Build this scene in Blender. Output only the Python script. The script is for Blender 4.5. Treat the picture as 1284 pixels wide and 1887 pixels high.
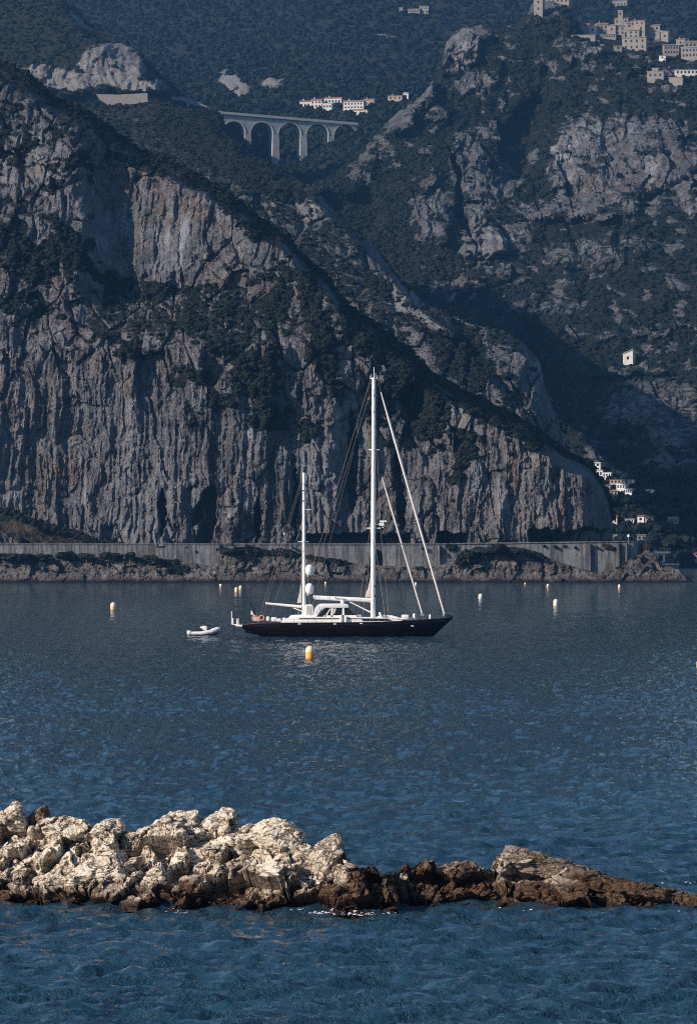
import bpy, bmesh, math, random
import numpy as np
from mathutils import Vector, Matrix
R = math.radians
random.seed(7)
for o in list(bpy.data.objects): bpy.data.objects.remove(o)
S = bpy.context.scene
# ------------------------------------------------------------------ camera
FP, HX, HY, CAMZ = 8000.0, 642.0, 990.0, 15.0     # focal length in photo pixels, horizon centre, eye height
cam = bpy.data.cameras.new('camera'); co = bpy.data.objects.new('camera', cam)
S.collection.objects.link(co); S.camera = co
co.location = (0, 0, CAMZ); co.rotation_euler = (R(90), 0, 0)
cam.sensor_fit = 'VERTICAL'; cam.sensor_height = 24.0; cam.lens = FP / 1887 * 24
cam.shift_y = (HY - 943.5) / 1887; cam.clip_start = 1; cam.clip_end = 30000
# ------------------------------------------------------------------ light
SUN_EL, SUN_FRONT = 27.0, 27.0        # sun from the left, a little behind the camera's side
sdir = Vector((-math.cos(R(SUN_FRONT)) * math.cos(R(SUN_EL)), -math.sin(R(SUN_FRONT)) * math.cos(R(SUN_EL)), math.sin(R(SUN_EL))))
world = bpy.data.worlds.new('World'); S.world = world; world.use_nodes = True
wn = world.node_tree; bg = wn.nodes['Background']
sky = wn.nodes.new('ShaderNodeTexSky'); sky.sky_type = 'NISHITA'; sky.sun_disc = False
sky.sun_elevation = R(SUN_EL); sky.sun_rotation = math.atan2(sdir.x, sdir.y)
sky.altitude = 0; sky.air_density = 1.0; sky.dust_density = 0.6; sky.ozone_density = 4.8
wn.links.new(sky.outputs[0], bg.inputs[0]); bg.inputs[1].default_value = 0.084
sl = bpy.data.lights.new('sun', 'SUN'); sl.energy = 5.0; sl.angle = R(0.6); sl.color = (1.0, 0.86, 0.72)
so = bpy.data.objects.new('sun', sl); S.collection.objects.link(so)
so.rotation_euler = sdir.to_track_quat('Z', 'Y').to_euler(); so.location = (-300, -100, 200)
S.view_settings.view_transform = 'Standard'; S.view_settings.look = 'None'
S.view_settings.gamma = 1; S.view_settings.use_curve_mapping = False
S.view_settings.exposure = 0.58
S.render.engine = 'CYCLES'
S.cycles.use_denoising = False; S.cycles.filter_width = 1.05; S.cycles.sample_clamp_indirect = 2; S.cycles.sample_clamp_direct = 1.3
S.cycles.volume_bounces = 0; S.cycles.max_bounces = 6; S.cycles.diffuse_bounces = 2
S.cycles.glossy_bounces = 3; S.cycles.transmission_bounces = 3

HAZE_DENSITY = 0.00005
# ------------------------------------------------------------------ helpers
def W(px, py, D):
    return (px - HX) / FP * D, D, CAMZ + (HY - py) / FP * D
def tag(o, label=None, cat=None, group=None, kind=None):
    if label: o['label'] = label
    if cat: o['category'] = cat
    if group: o['group'] = group
    if kind: o['kind'] = kind
    return o
def link(o, parent=None):
    S.collection.objects.link(o)
    if parent is not None: o.parent = parent
    return o
def empty(name, loc, rz=0, label=None, cat=None, group=None):
    o = bpy.data.objects.new(name, None); link(o); o.location = loc; o.rotation_euler = (0, 0, rz)
    return tag(o, label, cat, group)
def grid_mesh(name, X, Y, Z, mat, attrs=None, smooth=True, flip=False, parent=None):
    r, c = X.shape
    co_ = np.stack([X, Y, Z], -1).reshape(-1, 3).astype(np.float32)
    i = np.arange(r * c).reshape(r, c)
    a, b, cc, d = i[:-1, :-1], i[:-1, 1:], i[1:, 1:], i[1:, :-1]
    q = np.stack([a, b, cc, d], -1).reshape(-1, 4)
    if flip: q = q[:, ::-1]
    return np_mesh(name, co_, q, mat, attrs, smooth, parent)
def np_mesh(name, verts, quads, mat, attrs=None, smooth=True, parent=None):
    me = bpy.data.meshes.new(name); n = len(verts); f = len(quads); k = quads.shape[1]
    me.vertices.add(n); me.vertices.foreach_set('co', np.asarray(verts, np.float32).ravel())
    me.loops.add(f * k); me.loops.foreach_set('vertex_index', quads.astype(np.int32).ravel())
    me.polygons.add(f); me.polygons.foreach_set('loop_start', np.arange(f, dtype=np.int32) * k)
    me.polygons.foreach_set('loop_total', np.full(f, k, np.int32))
    me.polygons.foreach_set('use_smooth', np.full(f, smooth, bool))
    me.update()
    for kx, v in (attrs or {}).items():
        at = me.attributes.new(kx, 'FLOAT', 'POINT'); at.data.foreach_set('value', np.asarray(v, np.float32).ravel())
    me.materials.append(mat)
    o = bpy.data.objects.new(name, me); return link(o, parent)

class MB:                                   # collects shapes, builds ONE mesh object
    def __init__(s): s.bm = bmesh.new()
    def box(s, c, d, rz=0, ry=0, rx=0, bev=0):
        m = Matrix.Translation(c) @ Matrix.Rotation(rz, 4, 'Z') @ Matrix.Rotation(ry, 4, 'Y') @ Matrix.Rotation(rx, 4, 'X') @ Matrix.Diagonal((d[0], d[1], d[2], 1))
        g = bmesh.ops.create_cube(s.bm, size=1, matrix=m)
        if bev:
            es = list({e for v in g['verts'] for e in v.link_edges})
            bmesh.ops.bevel(s.bm, geom=es, offset=bev, segments=2, affect='EDGES', profile=.6)
        return s
    def tube(s, pts, r, n=8, cap=True):
        pts = [Vector(p) for p in pts]; rr = r if isinstance(r, (list, tuple)) else [r] * len(pts)
        rings = []
        for i, p in enumerate(pts):
            t = (pts[min(i + 1, len(pts) - 1)] - pts[max(i - 1, 0)]).normalized()
            a = Vector((0, 1, 0)) if abs(t.y) < .9 else Vector((1, 0, 0))
            u = t.cross(a).normalized(); v = t.cross(u)
            rings.append([s.bm.verts.new(p + (u * math.cos(2 * math.pi * k / n) + v * math.sin(2 * math.pi * k / n)) * rr[i]) for k in range(n)])
        for A, B in zip(rings, rings[1:]):
            for k in range(n): s.bm.faces.new((A[k], A[(k + 1) % n], B[(k + 1) % n], B[k]))
        if cap:
            s.bm.faces.new(rings[0][::-1]); s.bm.faces.new(rings[-1])
        return s
    def lathe(s, prof, c=(0, 0, 0), n=16, ax='Z'):
        rings = []
        for (r, z) in prof:
            ring = []
            for k in range(n):
                a = 2 * math.pi * k / n
                p = Vector((r * math.cos(a), r * math.sin(a), z))
                if ax == 'X': p = Vector((p.z, p.x, p.y))
                if ax == 'Y': p = Vector((p.x, p.z, p.y))
                ring.append(s.bm.verts.new(p + Vector(c)))
            rings.append(ring)
        for A, B in zip(rings, rings[1:]):
            for k in range(n): s.bm.faces.new((A[k], A[(k + 1) % n], B[(k + 1) % n], B[k]))
        s.bm.faces.new(rings[0][::-1]); s.bm.faces.new(rings[-1])
        return s
    def prism(s, poly, y0, y1):             # polygon in the x-z plane drawn out along y
        a = [s.bm.verts.new((x, y0, z)) for x, z in poly]; b = [s.bm.verts.new((x, y1, z)) for x, z in poly]
        n = len(poly)
        s.bm.faces.new(a); s.bm.faces.new(b[::-1])
        for k in range(n): s.bm.faces.new((a[k], b[k], b[(k + 1) % n], a[(k + 1) % n]))
        return s
    def sheet(s, rows):
        vv = [[s.bm.verts.new(p) for p in r] for r in rows]
        for A, B in zip(vv, vv[1:]):
            for k in range(len(A) - 1): s.bm.faces.new((A[k], A[k + 1], B[k + 1], B[k]))
        return s
    def torus(s, c, R_, r, n=20, m=8, ax='Y'):
        P = []
        for i in range(n):
            a = 2 * math.pi * i / n; ring = []
            for j in range(m):
                b = 2 * math.pi * j / m; q = (R_ + r * math.cos(b))
                v = Vector((q * math.cos(a), r * math.sin(b), q * math.sin(a)))
                ring.append(s.bm.verts.new(v + Vector(c)))
            P.append(ring)
        for i in range(n):
            for j in range(m): s.bm.faces.new((P[i][j], P[(i + 1) % n][j], P[(i + 1) % n][(j + 1) % m], P[i][(j + 1) % m]))
        return s
    def build(s, name, mat, parent=None, smooth=False, loc=None, rz=0):
        bmesh.ops.recalc_face_normals(s.bm, faces=s.bm.faces)
        me = bpy.data.meshes.new(name); s.bm.to_mesh(me); s.bm.free()
        if smooth:
            me.polygons.foreach_set('use_smooth', [True] * len(me.polygons))
            try: me.set_sharp_from_angle(angle=R(40))
            except Exception: pass
        me.materials.append(mat)
        o = bpy.data.objects.new(name, me); link(o, parent)
        if loc is not None: o.location = loc
        o.rotation_euler = (0, 0, rz)
        return o

# ------------------------------------------------------------------ noise
_rng = np.random.default_rng(11)
_P = np.concatenate([_rng.permutation(256)] * 3).astype(np.int32)
_G = _rng.normal(size=(256, 3)); _G /= np.linalg.norm(_G, axis=1)[:, None]; _G = _G.astype(np.float32)
def perlin(x, y, z=0.0, seed=0):
    x, y, z = np.broadcast_arrays(np.asarray(x, np.float32), np.asarray(y, np.float32), np.asarray(z, np.float32))
    x = x + seed * 17.31; y = y + seed * 5.77; z = z + seed * 9.13
    xi, yi, zi = (np.floor(t).astype(np.int32) for t in (x, y, z)); xf, yf, zf = x - xi, y - yi, z - zi
    u, v, w = (t * t * t * (t * (t * 6 - 15) + 10) for t in (xf, yf, zf))
    def g(dx, dy, dz):
        h = _P[(_P[(_P[(xi + dx) & 255] + yi + dy) & 255] + zi + dz) & 255]; G = _G[h]
        return G[..., 0] * (xf - dx) + G[..., 1] * (yf - dy) + G[..., 2] * (zf - dz)
    L = lambda a, b, t: a + (b - a) * t
    return 1.6 * L(L(L(g(0,0,0), g(1,0,0), u), L(g(0,1,0), g(1,1,0), u), v), L(L(g(0,0,1), g(1,0,1), u), L(g(0,1,1), g(1,1,1), u), v), w)
def fbm(x, y, z=0.0, o=4, seed=0, gain=.5, ridge=False):
    s = 0; a = 1; f = 1; t = 0
    for i in range(o):
        n = perlin(np.asarray(x) * f, np.asarray(y) * f, np.asarray(z) * f, seed + i * 3)
        if ridge: n = 1 - 2 * np.abs(n)
        s = s + a * n; t += a; a *= gain; f *= 2.03
    return s / t
def _h(ix, iy, iz, k):
    v = (ix.astype(np.int64) * 73856093 ^ iy.astype(np.int64) * 19349663 ^ iz.astype(np.int64) * 83492791 ^ (k * 2654435761)) & 0xffffffff
    v = (v ^ (v >> 15)) * 2246822519 & 0xffffffff; v = (v ^ (v >> 13)) * 3266489917 & 0xffffffff
    return ((v ^ (v >> 16)) & 0xffffff).astype(np.float32) / 16777216.0
def blocks(x, y, z, seed=0, lean=0.0):                # broken-rock relief: every Voronoi cell gets its own height and tilt
    x, y, z = np.broadcast_arrays(*[np.asarray(t, np.float32) for t in (x, y, z)])
    ix, iy, iz = (np.floor(t).astype(np.int32) for t in (x, y, z))
    F1 = np.full(x.shape, 9, np.float32); F2 = F1.copy(); H = np.zeros_like(F1); T = np.zeros_like(F1)
    for dx in (-1, 0, 1):
        for dy in (-1, 0, 1):
            for dz in (-1, 0, 1):
                cx, cy, cz = ix + dx, iy + dy, iz + dz
                ax = x - (cx + _h(cx, cy, cz, seed + 1)); ay = y - (cy + _h(cx, cy, cz, seed + 2)); az = z - (cz + _h(cx, cy, cz, seed + 3))
                d = np.sqrt(ax * ax + ay * ay + az * az)
                n = d < F1
                F2 = np.where(n, F1, np.minimum(F2, d)); F1 = np.where(n, d, F1)
                hh = _h(cx, cy, cz, seed + 4) - .5
                tt = (_h(cx, cy, cz, seed + 5) - .5 + lean) * ax + (_h(cx, cy, cz, seed + 6) - .5) * ay + (_h(cx, cy, cz, seed + 7) - .5) * az
                H = np.where(n, hh, H); T = np.where(n, tt, T)
    return H, T, F2 - F1
def sst(a, b, x): t = np.clip((x - a) / (b - a), 0, 1); return t * t * (3 - 2 * t)
def curve(pts):
    xs = [p[0] for p in pts]; ys = [p[1] for p in pts]
    return lambda x: np.interp(x, xs, ys)
def blob(px, py, lst, wob=10, sc=40, seed=3):
    wx = px + wob * fbm(px / sc, py / sc, 0, 3, seed) * 1.6; wy = py + wob * fbm(px / sc, py / sc, 5, 3, seed + 1) * 1.6
    m = np.zeros_like(px, dtype=np.float32)
    for e in lst:
        cx, cy, rx, ry = e[:4]; rot = R(e[4]) if len(e) > 4 else 0; st = e[5] if len(e) > 5 else 1
        dx, dy = wx - cx, wy - cy
        a = (dx * math.cos(rot) + dy * math.sin(rot)) / rx; b = (-dx * math.sin(rot) + dy * math.cos(rot)) / ry
        m = np.maximum(m, st * sst(1.15, .8, np.sqrt(a * a + b * b)))
    return m
def normals(X, Y, Z):
    P = np.stack([X, Y, Z], -1); du = np.gradient(P, axis=1); dv = np.gradient(P, axis=0)
    n = np.cross(du, dv); n /= np.linalg.norm(n, axis=-1)[..., None] + 1e-9
    return n

# ------------------------------------------------------------------ materials
def mat(name, col=(.5, .5, .5), rough=.6, metal=0, spec=.5):
    m = bpy.data.materials.new(name); m.use_nodes = True; b = m.node_tree.nodes['Principled BSDF']
    b.inputs['Base Color'].default_value = (*col, 1); b.inputs['Roughness'].default_value = rough
    b.inputs['Metallic'].default_value = metal; b.inputs['Specular IOR Level'].default_value = spec
    return m
class NT:
    def __init__(s, m): s.m = m; s.t = m.node_tree; s.b = s.t.nodes['Principled BSDF']; s.geo = s.t.nodes.new('ShaderNodeNewGeometry'); s.tc = s.t.nodes.new('ShaderNodeTexCoord')
    def l(s, a, b): s.t.links.new(a, b)
    def mapv(s, scale=(1, 1, 1), obj=False, rot=(0, 0, 0)):
        n = s.t.nodes.new('ShaderNodeMapping'); s.l(s.tc.outputs['Object'] if obj else s.geo.outputs['Position'], n.inputs[0])
        n.inputs['Scale'].default_value = scale; n.inputs['Rotation'].default_value = rot; return n.outputs[0]
    def noise(s, v, sc=1, det=4, rough=.55, dist=0):
        n = s.t.nodes.new('ShaderNodeTexNoise'); s.l(v, n.inputs['Vector']); n.inputs['Scale'].default_value = sc
        n.inputs['Detail'].default_value = det; n.inputs['Roughness'].default_value = rough; n.inputs['Distortion'].default_value = dist
        return n.outputs['Fac']
    def vor(s, v, sc=1, feat='F1', out='Distance'):
        n = s.t.nodes.new('ShaderNodeTexVoronoi'); n.feature = feat; s.l(v, n.inputs['Vector']); n.inputs['Scale'].default_value = sc; return n.outputs[out]
    def ramp(s, f, stops, interp='LINEAR'):
        n = s.t.nodes.new('ShaderNodeValToRGB'); n.color_ramp.interpolation = interp; e = n.color_ramp.elements
        while len(e) < len(stops): e.new(.5)
        for i, (p, c) in enumerate(stops):
            e[i].position = p; e[i].color = (c, c, c, 1) if isinstance(c, (int, float)) else (*c, 1)
        s.l(f, n.inputs[0]); return n.outputs[0]
    def mix(s, f, a, b, mode='MIX'):
        n = s.t.nodes.new('ShaderNodeMix'); n.data_type = 'RGBA'; n.blend_type = mode
        for v, i in ((f, 0), (a, 6), (b, 7)):
            if isinstance(v, (int, float)): n.inputs[i].default_value = v if i == 0 else (v, v, v, 1)
            elif isinstance(v, tuple): n.inputs[i].default_value = (*v, 1)
            else: s.l(v, n.inputs[i])
        return n.outputs[2]
    def math(s, op, a, b=0.0, c=0.0, clamp=False):
        n = s.t.nodes.new('ShaderNodeMath'); n.operation = op; n.use_clamp = clamp
        for v, i in ((a, 0), (b, 1), (c, 2)):
            if isinstance(v, (int, float)): n.inputs[i].default_value = v
            else: s.l(v, n.inputs[i])
        return n.outputs[0]
    def attr(s, a):
        n = s.t.nodes.new('ShaderNodeAttribute'); n.attribute_name = a; return n.outputs['Fac']
    def bump(s, h, dist, strength=1.0, prev=None):
        n = s.t.nodes.new('ShaderNodeBump'); s.l(h, n.inputs['Height']); n.inputs['Distance'].default_value = dist; n.inputs['Strength'].default_value = strength
        if prev: s.l(prev, n.inputs['Normal'])
        return n.outputs[0]

def cliff_mat(name, a, b, warm, dark, sc=1.0, veg1=(.007, .011, .010), veg2=(.02, .025, .021)):
    m = mat(name, a, .9, 0, .2); n = NT(m)
    v = n.mapv((1, 1, 1))
    vs = n.mapv((.50 / sc, .35 / sc, .045 / sc))                     # stretched down the face: run-off streaks
    st = n.noise(vs, 1, 5, .65, .6)
    st2 = n.noise(n.mapv((1.4 / sc, 1 / sc, .12 / sc)), 1, 4, .6, .3)
    big = n.noise(v, .018 / sc, 3, .6)
    med = n.noise(v, .12 / sc, 5, .65, .5)
    c = n.mix(n.ramp(med, [(.35, 0.0), (.65, 1.0)]), b, a)
    c = n.mix(n.math('MULTIPLY', n.ramp(n.noise(v, .03 / sc, 4, .6, 1.0), [(.46, 0.0), (.62, 1.0)]), n.attr('warm')), c, warm)
    c = n.mix(n.math('MULTIPLY', n.ramp(st, [(.42, 1.0), (.49, 0.0)]), .8), c, dark)
    c = n.mix(n.math('MULTIPLY', n.ramp(st2, [(.55, 0.0), (.60, 1.0)]), .6), c, tuple(min(1, x * 1.55) for x in a))
    c = n.mix(n.math('MULTIPLY', n.ramp(big, [(.35, 1.0), (.6, 0.0)]), .4), c, dark)
    c = n.mix(n.math('MULTIPLY', n.ramp(n.noise(n.mapv((.16 / sc, .12 / sc, .035 / sc)), 1, 4, .6, .8), [(.50, 0.0), (.62, 1.0)]), .6), c, tuple(min(1, x * 1.5) for x in a))
    for sc3, wd, amt in (((.55, .4, .06), .022, .85), ((.22, .2, .05), .016, .8), ((.6, .5, .30), .02, .6), ((1.5, 1.0, .16), .03, .6)):
        ln = n.noise(n.mapv(tuple(q / sc for q in sc3)), 1, 4, .6, 1.2)
        ln = n.math('ABSOLUTE', n.math('SUBTRACT', ln, .5))
        c = n.mix(n.math('MULTIPLY', n.ramp(ln, [(0.0, 1.0), (wd, 0.0)]), amt), c, dark)
    gr = n.noise(n.mapv((1.8 / sc, 1.4 / sc, 1.1 / sc)), 1, 5, .75)
    c = n.mix(n.ramp(gr, [(.30, .75), (.46, 0.0)]), c, dark)
    c = n.mix(n.ramp(gr, [(.56, 0.0), (.68, .55)]), c, tuple(min(1, x * 1.7) for x in a))
    c = n.mix(n.attr('pale'), c, n.mix(n.ramp(med, [(.35, 0.0), (.6, 1.0)]), tuple(x * 1.2 for x in b), tuple(min(.8, x * 1.9) for x in a)))
    vf = n.math('ADD', n.attr('veg'), n.math('MULTIPLY', n.math('SUBTRACT', n.noise(v, .35 / sc, 5, .7), .5), 1.3))
    vc = n.mix(n.ramp(n.noise(v, .5 / sc, 4, .7), [(.35, 0.0), (.65, 1.0)]), veg1, veg2)
    c = n.mix(n.ramp(vf, [(.42, 0.0), (.56, 1.0)]), c, vc)
    if 'shore' in name:
        sp = n.t.nodes.new('ShaderNodeSeparateXYZ'); n.l(n.geo.outputs['Position'], sp.inputs[0])
        c = n.mix(n.math('ADD', n.math('MULTIPLY', n.math('SUBTRACT', 1.5, sp.outputs[2]), .9), n.math('MULTIPLY', n.math('SUBTRACT', med, .5), 2.0), clamp=True), c, (.012, .010, .010))
    n.l(c, n.b.inputs['Base Color'])
    h = n.math('ADD', n.math('MULTIPLY', st, .5), n.math('ADD', n.math('MULTIPLY', st2, .35), n.math('MULTIPLY', n.noise(v, .9 / sc, 6, .7), .45)))
    h2 = n.math('MULTIPLY', n.noise(n.mapv((1.6 / sc, 1.3 / sc, .55 / sc)), 1, 5, .75, .8), 1.6)
    n.l(n.bump(n.math('ADD', h, h2), 2.0 * sc, 1.0), n.b.inputs['Normal'])
    return m
MAT = {}
MAT['cliff'] = cliff_mat('limestone_near', (.28, .285, .30), (.14, .145, .155), (.33, .22, .17), (.026, .028, .034))
MAT['ridge'] = cliff_mat('limestone_ridge', (.24, .245, .255), (.11, .115, .122), (.22, .15, .12), (.035, .035, .04), 1.2)
MAT['mount'] = cliff_mat('limestone_mountain', (.27, .272, .275), (.12, .122, .128), (.26, .17, .12), (.04, .04, .04), 1.5, (.009, .014, .013), (.022, .028, .024))
MAT['hill'] = cliff_mat('limestone_hill', (.34, .33, .31), (.24, .23, .22), (.3, .24, .18), (.10, .10, .10), 1.7, (.018, .024, .018), (.035, .038, .026))
MAT['shore'] = cliff_mat('shore_limestone', (.22, .21, .20), (.09, .085, .082), (.16, .11, .085), (.022, .018, .017), .5)

def foliage_mat(name, c1, c2):
    m = mat(name, c1, .85, 0, .15); n = NT(m)
    oi = n.t.nodes.new('ShaderNodeObjectInfo')
    f = n.math('ADD', n.math('MULTIPLY', oi.outputs['Random'], .7), n.math('MULTIPLY', n.noise(n.mapv(), .6, 3, .6), .4))
    n.l(n.mix(f, c1, c2), n.b.inputs['Base Color'])
    return m
MAT['scrub'] = foliage_mat('scrub_leaves', (.005, .009, .008), (.017, .023, .017))
MAT['pine'] = foliage_mat('pine_leaves', (.005, .010, .009), (.014, .021, .016))
MAT['bark'] = mat('bark', (.09, .07, .055), .9)

# ------------------------------------------------------------------ leafy clumps
def clump(name, seed, leaves=150, flat=.8, leaf=.20, core=True):
    rg = np.random.default_rng(seed); V = []; F = []
    lobes = [(rg.uniform(-.45, .45), rg.uniform(-.45, .45), rg.uniform(0.05, .5), rg.uniform(.35, .6)) for _ in range(6)]
    for i in range(leaves):
        l = lobes[i % 6]; d = rg.normal(size=3); d /= np.linalg.norm(d)
        if d[2] < -.5: d[2] *= -1
        c = np.array(l[:3]) + d * l[3] * rg.uniform(.8, 1.08); c[2] *= flat
        u = np.cross(d, rg.normal(size=3)); u /= np.linalg.norm(u); w = np.cross(d, u) + d * rg.uniform(-.6, .6)
        s = leaf * rg.uniform(.6, 1.3); k = len(V)
        V += [c - u * s - w * s * .6, c + u * s - w * s * .5, c + u * s * .7 + w * s, c - u * s * .8 + w * s * .8]; F.append((k, k + 1, k + 2, k + 3))
    V = np.array(V); F = np.array(F)
    return V, F
def clump_obj(name, seed, matl, **kw):
    V, F = clump(name, seed, **kw)
    me = bpy.data.meshes.new(name); me.from_pydata(V.tolist(), [], F.tolist())
    bm = bmesh.new(); bm.from_mesh(me)
    rg = random.Random(seed)
    for _ in range(4):                      # dark inner mass of twigs
        mtx = Matrix.Translation((rg.uniform(-.35, .35), rg.uniform(-.35, .35), rg.uniform(.1, .35))) @ Matrix.Diagonal((.5, .5, .4, 1))
        g = bmesh.ops.create_icosphere(bm, subdivisions=1, radius=1, matrix=mtx)
        for v in g['verts']: v.co += Vector((rg.uniform(-.1, .1), rg.uniform(-.1, .1), rg.uniform(-.1, .1)))
    bm.to_mesh(me); bm.free(); me.materials.append(matl)
    return bpy.data.objects.new(name, me)
def proto_collection(name, matl, n=4, **kw):
    c = bpy.data.collections.new(name)
    for i in range(n): c.objects.link(clump_obj('leaf_clump', 100 + i, matl, **kw))
    return c
COL_SCRUB = proto_collection('scrub_clumps', MAT['scrub'])
COL_PINE = proto_collection('pine_clumps', MAT['pine'], leaves=190, flat=1.15, leaf=.17)
def scatter(name, P, scl, coll, label, seed=0):
    """stuff: thousands of leafy clumps standing on the points P"""
    P = np.asarray(P); me = bpy.data.meshes.new(name); n = len(P)
    me.vertices.add(n); me.vertices.foreach_set('co', P.astype(np.float32).ravel())
    a = me.attributes.new('scl', 'FLOAT', 'POINT'); a.data.foreach_set('value', np.asarray(scl, np.float32))
    o = link(bpy.data.objects.new(name, me))
    g = bpy.data.node_groups.new(name, 'GeometryNodeTree')
    g.interface.new_socket('Geometry', in_out='INPUT', socket_type='NodeSocketGeometry'); g.interface.new_socket('Geometry', in_out='OUTPUT', socket_type='NodeSocketGeometry')
    N = g.nodes.new; gi = N('NodeGroupInput'); go = N('NodeGroupOutput'); ip = N('GeometryNodeInstanceOnPoints'); ci = N('GeometryNodeCollectionInfo')
    ci.inputs['Collection'].default_value = coll; ci.inputs['Separate Children'].default_value = True; ci.inputs['Reset Children'].default_value = True
    na = N('GeometryNodeInputNamedAttribute'); na.data_type = 'FLOAT'; na.inputs['Name'].default_value = 'scl'
    rv = N('FunctionNodeRandomValue'); rv.data_type = 'FLOAT_VECTOR'; rv.inputs['Min'].default_value = (-.25, -.25, 0); rv.inputs['Max'].default_value = (.25, .25, 6.28); rv.inputs['Seed'].default_value = seed
    L = g.links.new; L(gi.outputs[0], ip.inputs['Points']); L(ci.outputs[0], ip.inputs['Instance']); ip.inputs['Pick Instance'].default_value = True
    ri = N('FunctionNodeRandomValue'); ri.data_type = 'INT'; ri.inputs['Min'].default_value = 0; ri.inputs['Max'].default_value = 3
    ri_out = [s for s in ri.outputs if s.enabled][0] if any(s.enabled for s in ri.outputs) else ri.outputs[2]
    L(ri.outputs[2], ip.inputs['Instance Index']); L(na.outputs['Attribute'], ip.inputs['Scale']); L(rv.outputs[0], ip.inputs['Rotation']); L(ip.outputs[0], go.inputs[0])
    md = o.modifiers.new('scatter', 'NODES'); md.node_group = g
    return tag(o, label, 'plants', None, 'stuff')

# ------------------------------------------------------------------ terrain sheets
def terrain(name, px0, px1, step, top, bot, depth, relief, matl, rows, masks, extra_back=80, scrub=None, edge=45, edge_d=70, roll=None):
    """A rock face built as a sheet: px/py only say where the face runs in the photograph; every point gets its own distance,
    real relief and a top that rolls back over the crest."""
    nc = int((px1 - px0) / step); c = np.linspace(px0, px1, nc)
    v = np.linspace(0, 1, rows); T = top(c); B = bot(c)
    pxg = np.repeat(c[None], rows, 0); vg = np.repeat(v[:, None], nc, 1)
    pyg = B[None] + (T - B)[None] * vg
    crest = sst(edge, 0, pyg - T[None]); D = depth(pxg, pyg) + edge_d * crest ** 1.5
    X, Y, Z = W(pxg, pyg, D)
    dd, dx, dz = relief(X, Z, pxg, pyg, D)
    fade = sst(1.0, .96, vg) * .75 + .25
    Y = Y - dd * fade; X = X + dx * fade; Z = Z + dz * fade
    nrm = normals(X, Y, Z); nz = np.abs(nrm[..., 2])
    at = masks(pxg, pyg, X, Z, nz, crest)
    # back of the crest
    k = 6; t = np.linspace(0, 1, k + 1)[1:, None]
    Xb = X[-1][None] + 0 * t; Yb = Y[-1][None] + extra_back * t; Zb = Z[-1][None] - extra_back * .45 * t ** 1.1
    X2, Y2, Z2 = np.vstack([X, Xb]), np.vstack([Y, Yb]), np.vstack([Z, Zb])
    at2 = {q: np.vstack([a, np.repeat(a[-1:], k, 0)]) for q, a in at.items()}
    o = grid_mesh(name, X2, Y2, Z2, matl, at2, name in ('upper_hill', 'wooded_slope', 'scree_slope')); tag(o, kind='structure')
    return o, dict(X=X, Y=Y, Z=Z, px=pxg, py=pyg, veg=at['veg'], nz=nz)
def surf_at(g, px, py):
    X, Y, Z = g['X'], g['Y'], g['Z']
    pX = X / Y * FP + HX; pY = HY - (Z - CAMZ) / Y * FP
    i = np.argmin((pX - px) ** 2 + (pY - py) ** 2); i = np.unravel_index(i, X.shape)
    return X[i], Y[i], Z[i]
def scrub_on(g, n, seed, smin, smax, name, coll, label, thr=.5, power=1.0, sink=.25, bump=0):
    rg = np.random.default_rng(seed)
    w = np.clip((g['veg'] - thr) / (1 - thr), 0, 1).ravel() ** power
    vis = ((g['px'] > -40) & (g['px'] < 1324) & (g['py'] > -25)).ravel(); w = w * vis
    idx = rg.choice(len(w), size=n, p=w / w.sum(), replace=False if (w > 0).sum() > n else True)
    P = np.stack([g['X'].ravel()[idx], g['Y'].ravel()[idx], g['Z'].ravel()[idx]], -1)
    s = rg.uniform(0, 1, n) ** 2 * (smax - smin) + smin
    P[:, 2] -= s * sink
    return scatter(name, P, s, coll, label, seed)

# --- near headland cliff
T_A = curve([(-120, 60), (0, 112), (50, 132), (100, 176), (150, 197), (210, 237), (260, 277), (300, 285), (350, 312), (420, 352), (480, 402), (520, 422), (560, 472), (600, 505), (640, 562), (700, 602), (750, 642), (800, 692), (860, 722), (900, 742), (940, 763), (990, 793), (1040, 832), (1085, 852), (1105, 882), (1118, 905), (1126, 940)])
B_A = curve([(-120, 1006), (1126, 1006)])
def D_A(px, py):
    ledge = sst(640, 525, py)
    d = 1453 + np.interp(py, [0, 100, 300, 500, 640, 1006], [1660, 1600, 1545, 1500, 1470, 1453]) - 1453
    d = d + 26 * ledge * sst(130, 220, px) * sst(640, 420, px)
    d = d + 90 * sst(1060, 1130, px) ** 2 + 5 * np.sin(px / 95.0) * sst(1000, 850, py)
    return d
NOTCH = [(565, 757, 985, 1003), (806, 862, 981, 1003), (975, 1112, 978, 1003), (1000, 1040, 990, 1003)]
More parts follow.
